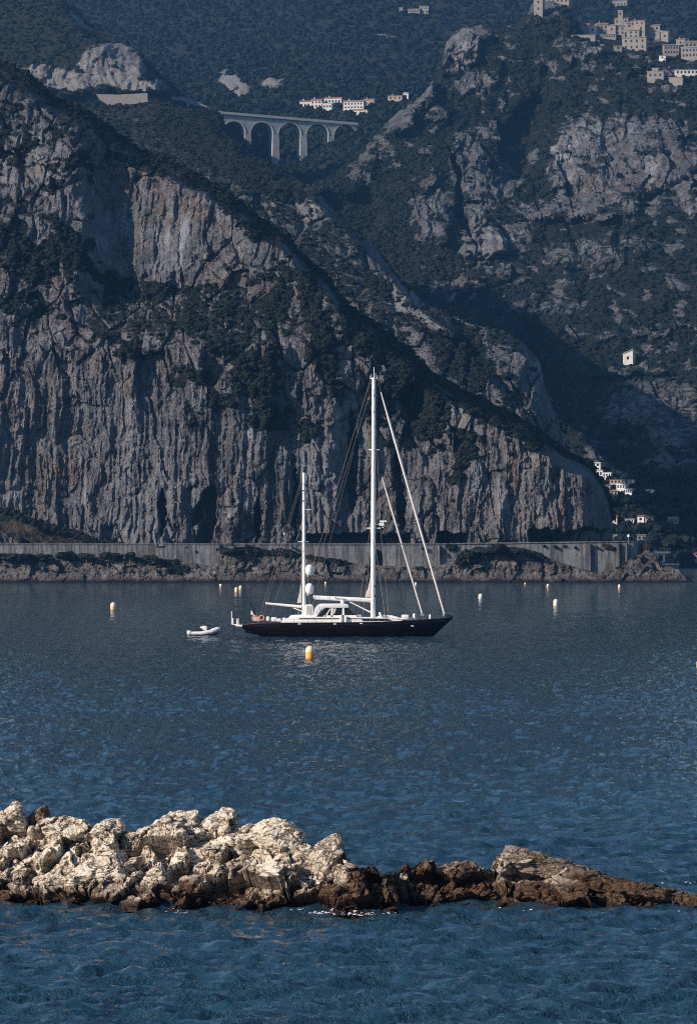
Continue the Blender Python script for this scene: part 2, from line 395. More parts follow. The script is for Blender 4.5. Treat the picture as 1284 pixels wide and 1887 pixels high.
def relief_A(X, Z, px, py, D):
    wx = X + 5 * fbm(X / 28, Z / 40, 0, 3, 21); wz = Z + 8 * fbm(X / 30, Z / 30, 3, 3, 22)
    but = fbm(wx / 55, wz / 150, 0, 3, 1) * 5 + fbm(wx / 18, wz / 60, 1, 3, 2, ridge=True) * 3.4
    fl = fbm((X + .35 * (wx - X)) / 6.5, wz / 90, 2, 3, 5, ridge=True) * 1.5 + fbm((X + .4 * (wx - X)) / 2.4, wz / 40, 4, 3, 6, .6) * 1.3 + fbm(X / 1.3, Z / 9, 5, 2, 8) * .5 + fbm(X / 2.0, Z / 2.4, 5, 3, 10, .6) * .6
    H, Tt, cr = blocks(wx / 9, D * 0, wz / 16, 3)
    H2, T2, cr2 = blocks(wx / 3.2, D * 0, wz / 5.5, 9)
    k = blob(px, py, [(230, 420, 170, 110), (200, 830, 260, 170), (640, 900, 160, 110), (950, 900, 160, 110), (500, 850, 160, 140)], 20, 50, 8)   # smoother fluted walls
    bl = (H * 3.2 + Tt * 5.0 - 1.6 * sst(.14, 0, cr)) * (1 - .65 * k) + (H2 * 1.3 + T2 * 1.8) * (1 - .5 * k)
    d = but + fl * (.55 + .8 * k) + bl + fbm(wx / 4, wz / 6, 7, 4, 15, .65) * 1.5 * (1 - .5 * k)
    cave = blob(px, py, [(384, 960, 15, 62, 8), (372, 935, 10, 40, 25), (300, 945, 6, 40), (648, 850, 9, 90), (735, 900, 9, 70, -6), (762, 740, 26, 40), (545, 930, 5, 60), (475, 960, 6, 40)], 4, 18, 31)
    d = d - 9 * cave
    for a, b, c, e in NOTCH:
        d = d - 14 * sst(a - 3, a + 5, px) * sst(b + 3, b - 5, px) * sst(c - 3 + 0, c + 4, py + 5 * perlin(px / 14, 0, 0, a))
    dx = .9 * fbm(X / 6, Z / 9, 9, 2, 41)
    return d, dx, 1.2 * fbm(X / 8, Z / 8, 2, 2, 43)
VEG_A = [(250, 545, 120, 30, 14), (380, 575, 170, 45, 18), (470, 640, 110, 45, 20), (560, 520, 60, 22, 50), (60, 470, 120, 45, 20), (120, 500, 90, 30, 25),
         (520, 560, 50, 30), (690, 640, 85, 30, 35), (650, 585, 60, 26, 40), (790, 715, 60, 34, 30), (790, 760, 40, 55), (740, 700, 30, 40), (860, 745, 60, 26, 26), (960, 790, 60, 22, 28), (455, 720, 55, 38), (500, 770, 38, 22), (330, 795, 50, 22),
         (60, 150, 90, 22, 35), (170, 225, 90, 22, 36), (290, 300, 80, 18, 35), (400, 370, 70, 18, 40), (480, 430, 60, 20, 50), (560, 500, 40, 16, 52), (20, 250, 40, 60, 0, .8), (110, 280, 60, 40, 20, .8), (190, 290, 50, 40, 30, .8),
         (100, 440, 100, 30, 10, .85), (40, 560, 60, 22, 10, .8), (220, 640, 60, 22, 10, .75), (350, 700, 60, 20, 10, .7), (590, 660, 50, 40, 20, .8), (620, 720, 60, 25, 0, .8), (700, 760, 35, 45, 0, .7), (860, 830, 40, 30, 0, .8), (1010, 850, 50, 20, 25, .8),
         (380, 740, 40, 22, 0, .8), (370, 755, 22, 16), (255, 525, 40, 14), (330, 545, 60, 12, 8), (515, 555, 25, 30), (930, 850, 25, 15), (1040, 870, 25, 16, 0, .8), (560, 790, 30, 20, 0, .8), (840, 880, 12, 14), (470, 500, 40, 30, 0, .7), (590, 590, 30, 40, 0, .8)]
def masks_A(px, py, X, Z, nz, crest):
    veg = blob(px, py, VEG_A, 16, 26, 51)
    n = fbm(X / 11, Z / 9, 0, 4, 61)
    up = sst(690, 560, py + (px - 300) * -.35)
    n2 = fbm(X / 3.5, Z / 3, 0, 3, 62)
    veg = np.clip(veg * .95 - .85 * sst(-.12, .25, fbm(X / 9, Z / 14, 4, 3, 63)), 0, 1)
    veg = np.maximum(veg, sst(.05, .35, n + .6 * n2) * (.42 + .25 * up))
    veg = np.maximum(veg, sst(.62, .9, nz) * .6); veg = np.maximum(veg, crest * .95 * sst(.0, .3, nz + .2))
    face = blob(px, py, [(300, 430, 130, 95), (200, 860, 210, 120), (980, 910, 130, 80)], 12, 30, 53)
    veg = veg * (1 - .75 * face)
    warm = np.clip(.5 + 1.0 * blob(px, py, [(250, 360, 160, 80), (90, 330, 90, 50), (150, 800, 160, 90), (1000, 900, 120, 70), (330, 460, 70, 70)], 30, 60, 71), 0, 1)
    pale = .3 * sst(.1, .35, fbm(X / 26, Z / 60, 3, 3, 77)) + .75 * blob(px, py, [(305, 470, 60, 55), (430, 900, 40, 60), (170, 900, 30, 30), (620, 780, 14, 60), (335, 450, 20, 70), (480, 820, 25, 40), (700, 860, 12, 50), (900, 920, 40, 50)], 10, 16, 73) * sst(-.1, .3, fbm(X / 3, Z / 22, 0, 3, 75))
    pale = np.clip(pale, 0, .85)
    return dict(veg=veg, warm=warm, pale=pale)
ob, GA = terrain('headland_cliff', -90, 1126, 1.75, T_A, B_A, D_A, relief_A, MAT['cliff'], 470, masks_A)
scrub_on(GA, 10500, 1, .4, 1.9, 'headland_scrub', COL_SCRUB, 'dark evergreen scrub clinging to ledges and crest of the near headland cliff', .5, 1.2)

# --- middle ridge
T_B = curve([(100, 230), (180, 196), (270, 190), (330, 197), (385, 215), (412, 242), (450, 277), (500, 302), (560, 338), (578, 343), (600, 372), (640, 412), (700, 462), (740, 515), (790, 562), (830, 582), (880, 600), (930, 610), (960, 630), (992, 660), (1000, 700), (1012, 735), (1030, 782), (1040, 830)])
B_B = lambda c: np.maximum(T_A(c) + 45, T_B(c) + 10)
def D_B(px, py): return np.interp(py, [190, 350, 600, 900], [2420, 2150, 1960, 1850]) + 60 * sst(960, 1040, px)
def relief_B(X, Z, px, py, D):
    wx = X + 9 * fbm(X / 45, Z / 45, 0, 3, 121); wz = Z + 9 * fbm(X / 45, Z / 45, 3, 3, 122)
    H, Tt, cr = blocks(wx / 22, 0 * X, wz / 38, 13); H2, T2, c2 = blocks(wx / 8, 0 * X, wz / 13, 17)
    rk = sst(260, 400, py)
    d = fbm(wx / 80, wz / 160, 0, 3, 101) * 18 + (H * 12 + Tt * 16 - 5 * sst(.2, 0, cr)) * rk + (H2 * 4 + T2 * 5) * (.4 + .6 * rk) + fbm(wx / 7, wz / 30, 2, 3, 105, ridge=True) * 2.4 + fbm(wx / 5, wz / 7, 1, 4, 109, .65) * 2.6
    return d, 1.5 * fbm(X / 10, Z / 12, 9, 2, 141), 1.5 * fbm(X / 10, Z / 10, 2, 2, 143)
def masks_B(px, py, X, Z, nz, crest):
    n = fbm(X / 20, Z / 16, 0, 4, 161)
    veg = np.maximum(blob(px, py, [(400, 270, 160, 50, 30, .75), (470, 325, 100, 22, 28, .8), (560, 480, 16, 22), (850, 660, 60, 45, 40), (700, 530, 30, 14, 40), (880, 690, 30, 30), (640, 620, 40, 20, 40)], 14, 26, 151), sst(.08, .4, n + .6 * fbm(X / 6, Z / 5, 0, 3, 163)) * .68)
    veg = np.maximum(veg, sst(.65, .9, nz) * .6); veg = np.maximum(veg, .3 * crest)
    warm = .4 + .6 * blob(px, py, [(560, 430, 70, 40), (850, 610, 50, 30), (680, 560, 50, 40)], 14, 30, 153)
    pale = .5 * blob(px, py, [(745, 560, 60, 36, 35), (780, 580, 40, 25), (560, 390, 50, 20), (990, 690, 12, 30), (860, 640, 40, 30)], 12, 20, 155)
    return dict(veg=veg, warm=warm, pale=pale)
ob, GB = terrain('middle_ridge', 100, 1040, 2.0, T_B, B_B, D_B, relief_B, MAT['ridge'], 230, masks_B, edge=30, edge_d=50)
scrub_on(GB, 4500, 2, .6, 2.3, 'ridge_scrub', COL_SCRUB, 'low dark scrub covering the middle ridge below the viaduct', .45, 1)

# --- upper left hill with white cliff
T_C = curve([(-120, -60), (60, -45), (110, -20), (165, 40), (215, 76), (262, 96), (285, 125), (310, 152), (335, 172), (400, 205), (420, 240)])
B_C = curve([(-120, 240), (420, 300)])
def D_C(px, py): return np.interp(py, [-260, 0, 75, 175, 300], [3500, 2980, 2880, 2800, 2700])
def relief_C(X, Z, px, py, D):
    k = blob(px, py, [(205, 125, 68, 48), (110, 150, 70, 25, 15), (265, 160, 50, 14)], 8, 20, 231)
    wx = X + 9 * fbm(X / 45, Z / 45, 0, 3, 221); H, T, c = blocks(wx / 14, 0 * X, Z / 24, 23)
    d = fbm(X / 120, Z / 120, 0, 3, 201) * 20 + k * (10 + H * 5 + T * 6 + fbm(wx / 6, Z / 30, 0, 3, 205, ridge=True) * 5 + fbm(wx / 3, Z / 9, 0, 3, 206) * 4) + fbm(X / 9, Z / 9, 0, 3, 207) * 2.5
    return d, X * 0, Z * 0
def masks_C(px, py, X, Z, nz, crest):
    k = blob(px, py, [(208, 122, 60, 43), (110, 148, 68, 20, 12, .85), (262, 160, 48, 12), (150, 40, 30, 8, 40, .6), (340, 182, 30, 8, 10, .6), (375, 192, 20, 6, 0, .5)], 9, 12, 251)
    return dict(veg=.93 - k * 1.1 * sst(-.7, -.1, fbm(X / 8, Z / 10, 0, 3, 253)), warm=.3 + 0 * X, pale=k * .45 * sst(-.3, .3, fbm(X / 4, Z / 20, 0, 3, 255)))
ob, GC = terrain('upper_hill', -120, 420, 2.4, T_C, B_C, D_C, relief_C, MAT['hill'], 170, masks_C)
scrub_on(GC, 3500, 3, 1.0, 3.0, 'hill_scrub', COL_SCRUB, 'brownish green scrub on the upper left hill round the white cliff', .5, 1)

# --- far wooded slope
def D_D(px, py):
    g = np.interp(py, [-420, 0, 180, 215, 300, 460], [5200, 4250, 3560, 3470, 3330, 3150])
    foot = np.interp(px, [380, 420, 457, 505, 555, 611, 655, 720], [235, 255, 275, 302, 290, 251, 228, 215])
    l = 3322 + (px - 505) * .41 * .84 + (foot - py) * 1.7
    return g + (l - g) * sst(192, 222, py) * sst(360, 400, px) * sst(740, 700, px)
def relief_D(X, Z, px, py, D):
    k = blob(px, py, [(432, 155, 34, 16, 30), (505, 158, 22, 9)], 5, 14, 331)
    H, T, c = blocks(X / 15, 0 * X, Z / 18, 33)
    return fbm(X / 190, Z / 150, 0, 4, 301) * 45 * sst(230, 120, py) + k * (14 + 9 * H + 12 * T) + fbm(X / 14, Z / 12, 0, 3, 303) * 3, 0 * X, 0 * Z
def masks_D(px, py, X, Z, nz, crest):
    k = blob(px, py, [(432, 155, 36, 17, 33), (505, 158, 24, 10, 0, .7), (690, 68, 25, 3, 0, .7), (715, 72, 20, 3, 0, .6)], 5, 10, 351)
    return dict(veg=1 - k * 1.15 * sst(-.4, 0, fbm(X / 10, Z / 10, 0, 3, 353)), warm=.5 + 0 * X, pale=k * .35)
ob, GD = terrain('wooded_slope', -120, 1400, 4.0, lambda c: 0 * c - 420, lambda c: 0 * c + 460, D_D, relief_D, MAT['hill'], 200, masks_D)
scrub_on(GD, 15000, 4, 2.5, 5.5, 'far_forest', COL_PINE, 'hazy dark forest covering the far slope behind the viaduct', .6, .6)

# --- mountain with the village
T_E = curve([(540, 350), (570, 345), (600, 332), (650, 300), (700, 238), (740, 200), (780, 172), (812, 125), (822, 76), (850, 46), (880, 40), (920, 52), (950, 44), (972, 22), (980, 2), (1010, -6), (1050, 2), (1062, 36), (1080, 58), (1130, 66), (1220, 72), (1250, 82), (1300, 82), (1400, 60)])
B_E = curve([(540, 420), (700, 600), (900, 760), (1040, 1010), (1100, 1052), (1400, 1052)])
def D_E(px, py): return np.interp(py, [-10, 60, 230, 400, 600, 860, 1052], [3080, 3010, 2860, 2660, 2480, 2290, 2120]) + 40 * sst(900, 600, px)
RK_E = [(850, 82, 38, 45, 0, .95), (828, 110, 14, 30), (880, 60, 30, 16), (1000, 15, 30, 22, 0, .8), (1090, 90, 18, 18, 0, .95), (1060, 105, 30, 10, 0, .6), (860, 150, 25, 25, 0, .7), (895, 155, 20, 22, 0, .6),
        (775, 185, 35, 16, -40), (740, 225, 36, 24, -30, .9), (800, 215, 25, 20, 0, .6), (690, 280, 40, 20, -40, .7), (665, 330, 22, 18, 0, .6),
        (1045, 300, 32, 68, 8), (1130, 315, 95, 62, 5), (1215, 320, 65, 60, 0), (1270, 340, 40, 60), (1100, 385, 90, 24, 5, .8), (1010, 385, 40, 22, 0, .8), (1130, 240, 110, 28, 0, .6), (1220, 245, 60, 24, 0, .65),
        (868, 330, 36, 95, -8, .85), (800, 385, 32, 66, 0, .85), (905, 445, 58, 30, -15, .9), (845, 300, 16, 60, 0, .8), (850, 530, 38, 24), (930, 330, 30, 40, 0, .6), (960, 420, 30, 22, 0, .6), (1050, 470, 60, 22, 0, .5), (1150, 450, 60, 20, 0, .45), (1110, 480, 40, 30, 0, .5),
        (1070, 620, 60, 10, 0, .6), (1200, 615, 40, 12, 0, .55), (1260, 600, 30, 10, 0, .6), (1130, 685, 70, 8, 0, .7), (1200, 680, 40, 8, 0, .6), (1200, 730, 90, 30, 0, .55), (1240, 790, 60, 50, 0, .55), (1150, 760, 50, 30, 0, .5), (1215, 860, 35, 30, 0, .7), (1260, 870, 30, 30, 0, .6), (1265, 905, 20, 7, 0, .8), (950, 500, 40, 20, 0, .5), (1000, 560, 60, 20, 0, .4)]
PALE_E = [(1042, 290, 26, 50, 0, .8), (850, 80, 36, 45, 0, .6), (1110, 90, 14, 16, 0, .8), (1200, 320, 12, 40, 0, .8), (1180, 320, 50, 16, 0, .4), (905, 440, 50, 24, 0, .5), (1275, 370, 20, 40, 0, .7), (1090, 88, 16, 18), (1130, 240, 90, 20, 0, .5)]
def relief_E(X, Z, px, py, D):
    k = blob(px, py, RK_E, 16, 30, 431)
    wx = X + 14 * fbm(X / 70, Z / 70, 0, 3, 421); wz = Z + 12 * fbm(X / 60, Z / 60, 3, 3, 422)
    H, T, c = blocks(wx / 34, 0 * X, wz / 60, 43); H2, T2, c2 = blocks(wx / 12, 0 * X, wz / 20, 47)
    gully = -26 * blob(px, py, [(640, 400, 60, 50), (850, 360, 10, 80, -15), (960, 250, 30, 90, 20), (1010, 700, 40, 120, -20)], 20, 60, 433)
    d = fbm(wx / 150, wz / 260, 0, 4, 401) * 38 + gully + k * (12 + H * 18 + T * 24 - 8 * sst(.2, 0, c) + fbm(wx / 9, wz / 45, 0, 3, 405, ridge=True) * 4) + (.6 + .4 * k) * (H2 * 8 + T2 * 9) + fbm(wx / 7, wz / 9, 0, 4, 407, .65) * 4.5 + k * fbm(wx / 3.5, wz / 14, 0, 2, 409, ridge=True) * 2
    return d, 2 * fbm(X / 14, Z / 14, 9, 2, 441), 2 * fbm(X / 14, Z / 12, 2, 2, 443)
def masks_E(px, py, X, Z, nz, crest):
    k = blob(px, py, RK_E, 16, 14, 451); n = fbm(X / 16, Z / 13, 0, 4, 461)
    dark = blob(px, py, [(1230, 950, 130, 95), (1120, 930, 50, 60), (1060, 660, 70, 40), (640, 380, 70, 50), (720, 460, 70, 40, 45), (1010, 640, 40, 60), (1000, 800, 60, 60), (1000, 190, 60, 40)], 14, 40, 455)
    n3 = fbm(X / 7, Z / 6, 0, 3, 465)
    veg = np.clip(.78 - .60 * k + .5 * k * sst(.0, .4, n3 + n * .5) - .46 * sst(.0, .38, n * .7 + n3 * .7) * (1 - dark) * (1 - k), 0, 1)
    return dict(veg=np.maximum(veg, dark * .95), warm=.25 + .75 * blob(px, py, [(850, 530, 50, 30), (1260, 310, 36, 45), (1130, 350, 80, 30), (1200, 870, 60, 30)], 20, 30, 457), pale=blob(px, py, PALE_E, 14, 16, 459) * sst(-.3, .2, fbm(X / 6, Z / 12, 0, 3, 463)))
ob, GE = terrain('village_mountain', 540, 1400, 2.1, T_E, B_E, D_E, relief_E, MAT['mount'], 430, masks_E, edge=24, edge_d=50)
scrub_on(GE, 14000, 5, .8, 3.2, 'mountain_scrub', COL_SCRUB, 'scrub and small trees spread over the mountain below the village', .5, .8)

# --- land and water sheet ---------------------------------------------------
m = mat('sea_water', (.012, .042, .066), .07, 0, .5); n = NT(m); n.b.inputs['IOR'].default_value = 1.333
v1 = n.noise(n.mapv((1.0, 1.5, 1)), 1.1, 5, .65, .3); v2 = n.noise(n.mapv((2.6, 3.6, 1)), 2.0, 3, .6)
v3 = n.noise(n.mapv((.30, .55, 1)), .6, 3, .6, .2); v4 = n.noise(n.mapv((.9, .16, 1)), 1, 4, .65)
wind = n.ramp(n.noise(n.mapv((.010, .022, 1)), 1, 3, .6), [(.35, .65), (.65, 1.0)])
sp = n.t.nodes.new('ShaderNodeSeparateXYZ'); n.l(n.geo.outputs['Position'], sp.inputs[0])
lee = n.math('SUBTRACT', 1.0, n.math('MULTIPLY', n.math('DIVIDE', n.math('SUBTRACT', sp.outputs[1], 950.0), 480.0, clamp=True), .35))   # calm water under the cliff
far = n.math('DIVIDE', n.math('SUBTRACT', sp.outputs[1], 230.0), 350.0, clamp=True)
hh = n.math('ADD', n.math('MULTIPLY', v1, n.math('ADD', .62, n.math('MULTIPLY', far, 1.4))), n.math('ADD', n.math('MULTIPLY', v2, n.math('ADD', .14, n.math('MULTIPLY', far, .45))), n.math('ADD', n.math('MULTIPLY', v3, .8), n.math('MULTIPLY', n.math('MULTIPLY', v4, far), 2.2))))
lens = n.ramp(n.noise(n.mapv((.75, .30, 1)), 1, 2, .5, .4), [(.33, .12), (.40, 1.0)])      # small glassy troughs between the ripples
comp = n.math('MINIMUM', n.math('POWER', n.math('MAXIMUM', n.math('DIVIDE', sp.outputs[1], 330.0), 1.0), 1.6), 6.0)   # far ripples keep their steepness when a pixel spans metres of water
n.l(n.bump(n.math('MULTIPLY', hh, n.math('MULTIPLY', n.math('MULTIPLY', wind, comp), lee)), 1.0, 1.0), n.b.inputs['Normal'])
for _n in n.t.nodes:
    if _n.type == 'BUMP': n.l(lens, _n.inputs['Strength'])
MAT['water'] = m
pys = np.concatenate([np.arange(1920, 1320, -1.5), np.arange(1320, 1072, -.8)])
Dw = np.concatenate([[-400, -50, 60, 100, 118], 120000.0 / (pys - HY), [1750, 2000, 2400, 3200, 4600]])
ss = np.concatenate([[-22, -8, -3, -1, -.4, -.2, -.12], np.linspace(-.088, .088, 570), [.12, .2, .4, 1, 3, 8, 22]])
Dg = np.repeat(Dw[:, None], len(ss), 1); Xg = ss[None] * np.maximum(Dg, 118)
Xg = np.clip(Xg, -2900, 2900)
rs = np.abs(np.gradient(Dw))[:, None]
inner = sst(.12, .087, np.abs(ss))[None] * sst(112, 124, Dg) * sst(1700, 1400, Dg)
Zg = 0
for i, (lx, ly, am, sd) in enumerate([(9, 8, .12, 1), (3.0, 3.4, .24, 2), (1.5, 1.7, .19, 3), (.85, .8, .12, 4)]):
    f = sst(ly * 1.9, ly * .6, rs)
    w = fbm((Xg + .35 * Dg) / lx, (Dg - .12 * Xg) / ly, i * 3.3, 2, 500 + sd); nr = sst(330, 200, Dg)
    w = w * np.sqrt(1 - nr) + 1.45 * nr * fbm((Xg + .2 * Dg) / (lx * 1.9), (Dg - .08 * Xg) / (ly * .8), i * 3.3 + 9, 2, 520 + sd)
    Zg = Zg + am * f * (1.25 * (1 - 1.6 * np.abs(w)) - .75 if i in (1, 2) else w * 1.3)
o = grid_mesh('sea', Xg, Dg, Zg * inner, m, None, True); tag(o, kind='structure')
# ------------------------------------------------------------------ shore below the road
def shore_top(c): return np.interp(c, [-100, 0, 320, 400, 404, 450, 520, 560, 620, 700, 740, 790, 800, 830, 850, 880, 940, 980, 1030, 1100, 1130, 1160, 1183, 1195, 1203, 1220, 1250, 1268, 1278], [1030, 1022, 1034, 1042, 1014, 1009, 1012, 1022, 1034, 1042, 1044, 1048, 1044, 1036, 1020, 1010, 1006, 1014, 1036, 1056, 1052, 1030, 1018, 1004, 1016, 1040, 1050, 1064, 1074])
def relief_S(X, Z, px, py, D):
    wx = X + 2 * fbm(X / 9, Z / 9, 0, 3, 621)
    H, T, c = blocks(wx / 4.2, 0 * X, Z / 5, 63); H2, T2, c2 = blocks(wx / 1.6, 0 * X, Z / 1.8, 67)
    wid = sst(1074, 1050, py) * .8 + .2
    return (fbm(X / 16, Z / 30, 0, 3, 601) * 3.5 + H * 2.0 + T * 3 + H2 * .5 + T2 * .8 + fbm(X / 1.6, Z / 1.6, 0, 3, 603) * 1.0) * wid, .5 * fbm(X / 2, Z / 2, 9, 2, 641), .7 * fbm(X / 3, Z / 3, 2, 2, 643) * wid
VEG_S = [(40, 1018, 80, 14), (150, 1022, 40, 14, 0, .9), (230, 1020, 80, 14, 0, .9), (310, 1032, 20, 14), (425, 1012, 24, 11), (500, 1018, 60, 8, 5, .9), (600, 1030, 50, 8, 10, .85), (330, 1050, 14, 12, 0, .8), (870, 1020, 40, 12), (930, 1012, 50, 12), (985, 1022, 30, 8, 30), (860, 1035, 22, 12, 0, .8), (1140, 1040, 20, 8, -30, .7), (780, 1046, 16, 5, 0, .8)]
def masks_S(px, py, X, Z, nz, crest):
    v = blob(px, py, VEG_S, 4, 12, 651)
    return dict(veg=np.maximum(v, sst(.25, .6, fbm(X / 4, Z / 3, 0, 3, 653)) * .6 * sst(1060, 1045, py)), warm=.8 + 0 * X, pale=.45 * sst(-.1, .3, fbm(X / 3, Z / 3, 0, 3, 655)) * sst(1068, 1055, py) * sst(1030, 1045, py))
ob, GS = terrain('shore_rocks', -90, 1278, 1.9, shore_top, lambda c: 0 * c + 1076, lambda px, py: np.interp(py, [1004, 1076], [1449.0, 1438]) + 0 * px, relief_S, MAT['shore'], 46, masks_S, extra_back=8, edge=6, edge_d=3)
# dark wet foot of the shore
scrub_on(GS, 900, 6, .5, 1.5, 'shore_ground_cover', COL_SCRUB, 'dark low plants matted over the rocks below the coast road', .5, 1, .2)

T_L = curve([(-90, 900), (0, 930), (30, 938), (60, 957), (120, 972), (180, 988), (235, 1003), (250, 1006)])
def relief_L(X, Z, px, py, D): return fbm(X / 14, Z / 10, 0, 4, 701) * 3, 0 * X, 0 * Z
def masks_L(px, py, X, Z, nz, crest): return dict(veg=np.clip(.55 + .45 * sst(18, 6, py - T_L(px)) - .3 * blob(px, py, [(30, 972, 40, 9)], 5, 12, 751), 0, 1), warm=.9 + 0 * X, pale=0 * X)
MAT['soil'] = cliff_mat('dry_brown_slope', (.12, .09, .07), (.08, .06, .05), (.16, .11, .08), (.04, .035, .03), .6)
ob, GL = terrain('scree_slope', -90, 246, 2.2, T_L, lambda c: 0 * c + 1007, lambda px, py: np.interp(py, [930, 1007], [1453, 1451.6]) + 0 * px, relief_L, MAT['soil'], 40, masks_L, extra_back=14, edge=8, edge_d=5)
scrub_on(GL, 700, 7, .6, 1.7, 'slope_ground_cover', COL_SCRUB, 'dark shrubs along the top of the brown slope at the foot of the cliff', .55, 1)

# ------------------------------------------------------------------ coast road and its retaining wall
m = mat('wall_masonry', (.22, .23, .23), .9, 0, .2); n = NT(m)
v = n.mapv((1, 1, 1)); st = n.noise(n.mapv((1.1, 1, .08)), 1, 4, .6)
c = n.mix(n.ramp(n.noise(v, .25, 5, .65), [(.35, 0.), (.65, 1.)]), (.11, .115, .12), (.22, .225, .23))
c = n.mix(n.ramp(st, [(.44, 0.), (.60, .9)]), c, (.055, .055, .055))
c = n.mix(n.math('MULTIPLY', n.ramp(n.noise(v, 1.6, 4, .7), [(.45, 0.), (.7, 1.)]), .35), c, (.11, .105, .10))
n.l(c, n.b.inputs['Base Color']); n.l(n.bump(n.noise(v, 1.5, 5, .7), .3, .7), n.b.inputs['Normal']); MAT['wall'] = m
MAT['stone_trim'] = mat('stone_trim', (.34, .34, .33), .9, 0, .2)
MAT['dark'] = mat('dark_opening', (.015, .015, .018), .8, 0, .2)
MAT['asphalt'] = mat('asphalt', (.05, .05, .055), .9, 0, .2)
def P2(px, py, D): x, y, z = W(px, py, D); return (x, z)
wall = empty('retaining_wall', W(600, 1073, 1450), 0, 'long grey masonry retaining wall carrying the coast road below the headland cliff', 'wall')
def wp(poly, y0, y1, name='wall_panel', mt='wall'):
    o = MB().prism([P2(a, b, 1450) for a, b in poly], y0, y1).build(name, MAT[mt]); o.parent = wall; o.matrix_parent_inverse = Matrix.Translation(-wall.location); return o
arc = [(692.5 + 12.5 * math.cos(a), 1024 - 12 * math.sin(a)) for a in np.linspace(0, math.pi, 13)]
wp([(-100, 1003), (402, 1003), (402, 1078), (-100, 1078)], 1448.2, 1450)
wp([(402.4, 1002), (796, 1002), (796, 1078), (705, 1078)] + arc + [(680, 1078), (402.4, 1078)], 1449.4, 1451.4)
wp([(796.3, 1002), (1040, 1001), (1150, 998), (1160, 998), (1160, 1078), (796.3, 1078)], 1448.6, 1451)
wp([(680, 1012), (705, 1012), (705, 1070), (680, 1070)], 1451.6, 1452.2, 'arch_backing', 'dark')  # near-black panel stands in for the shade inside the culvert
for a, b, y in ((-100, 402, 1448.0), (402.4, 796, 1449.1), (796.3, 1160, 1448.3)):
    wp([(a, 1001.2), (b, 1001.2 if b < 900 else 996.6), (b, 1003.4 if b < 900 else 998.6), (a, 1003.4)], y, y + 1.6, 'coping', 'wall')
for px, w_, t_, b_ in ((403, 3, 1002, 1045), (806, 5, 1003, 1068), (1084, 3, 1000, 1056), (1137, 3.5, 999, 1052), (1152, 2, 999, 1046)):
    wp([(px - w_ * .6, t_ + 1.5), (px + w_ * .6, t_ + 1.5), (px + w_, b_ + 8), (px - w_, b_ + 8)], 1447.3, 1448.5, 'buttress')
MB().lathe([(.5, -.1), (.5, .1)], (0, 0, 0), 12, 'Y').build('drain_hole', MAT['dark'], wall, loc=Vector(W(362, 1017, 1448.1)) - wall.location)
# the rounded end of the wall, turning away round the point
MB().sheet([[Vector((W(1160 + 36 * math.sin(a), 0, 1450)[0], 1448.6 + 14 * (1 - math.cos(a)), W(0, q, 1450)[2])) - wall.location for a in np.linspace(0, 1.5, 9)] for q in (997.5, 1005, 1020, 1078)]).build('wall_end', MAT['wall'], wall, smooth=True)
xs = np.linspace(-100, 1196, 60)
rx = np.stack([W(xs, 1002.2, 1450)[0]] * 3); ry = np.stack([0 * xs + 1450.2, 0 * xs + 1455, 0 * xs + 1475.0]); rz = np.stack([0 * xs + W(0, 1003.6, 1450)[2]] * 3)
tag(grid_mesh('coast_road', rx, ry, rz, MAT['asphalt']), kind='structure')
tag(MB().box((0, -.1, -.4), (60, .2, 1)).build('tmp', MAT['asphalt']), kind='structure')
bpy.data.objects.remove(bpy.data.objects['tmp'])
def lamp_post(px, py0, py1, D, label):
    t = empty('street_lamp', W(px, py1, D), 0, label, 'street lamp', 'lamps along the coast road')
    h = (py1 - py0) / FP * D
    MB().tube([(0, 0, 0), (0, 0, h)], .09, 8).build('pole', MAT['stone_trim'], t)
    MB().lathe([(.12, 0), (.42, .15), (.45, .6), (.2, .95)], (0, 0, h), 10).build('lamp_head', MAT['white'], t, True)
MAT['white'] = mat('white_paint', (.80, .79, .76), .35); MAT['offwhite'] = mat('off_white_canvas', (.50, .49, .48), .8)
lamp_post(525, 986, 1003, 1451, 'white headed street lamp left of the yacht mast above the road wall')
lamp_post(1157.5, 990, 1000, 1451, 'pale street lamp at the right end of the road wall')

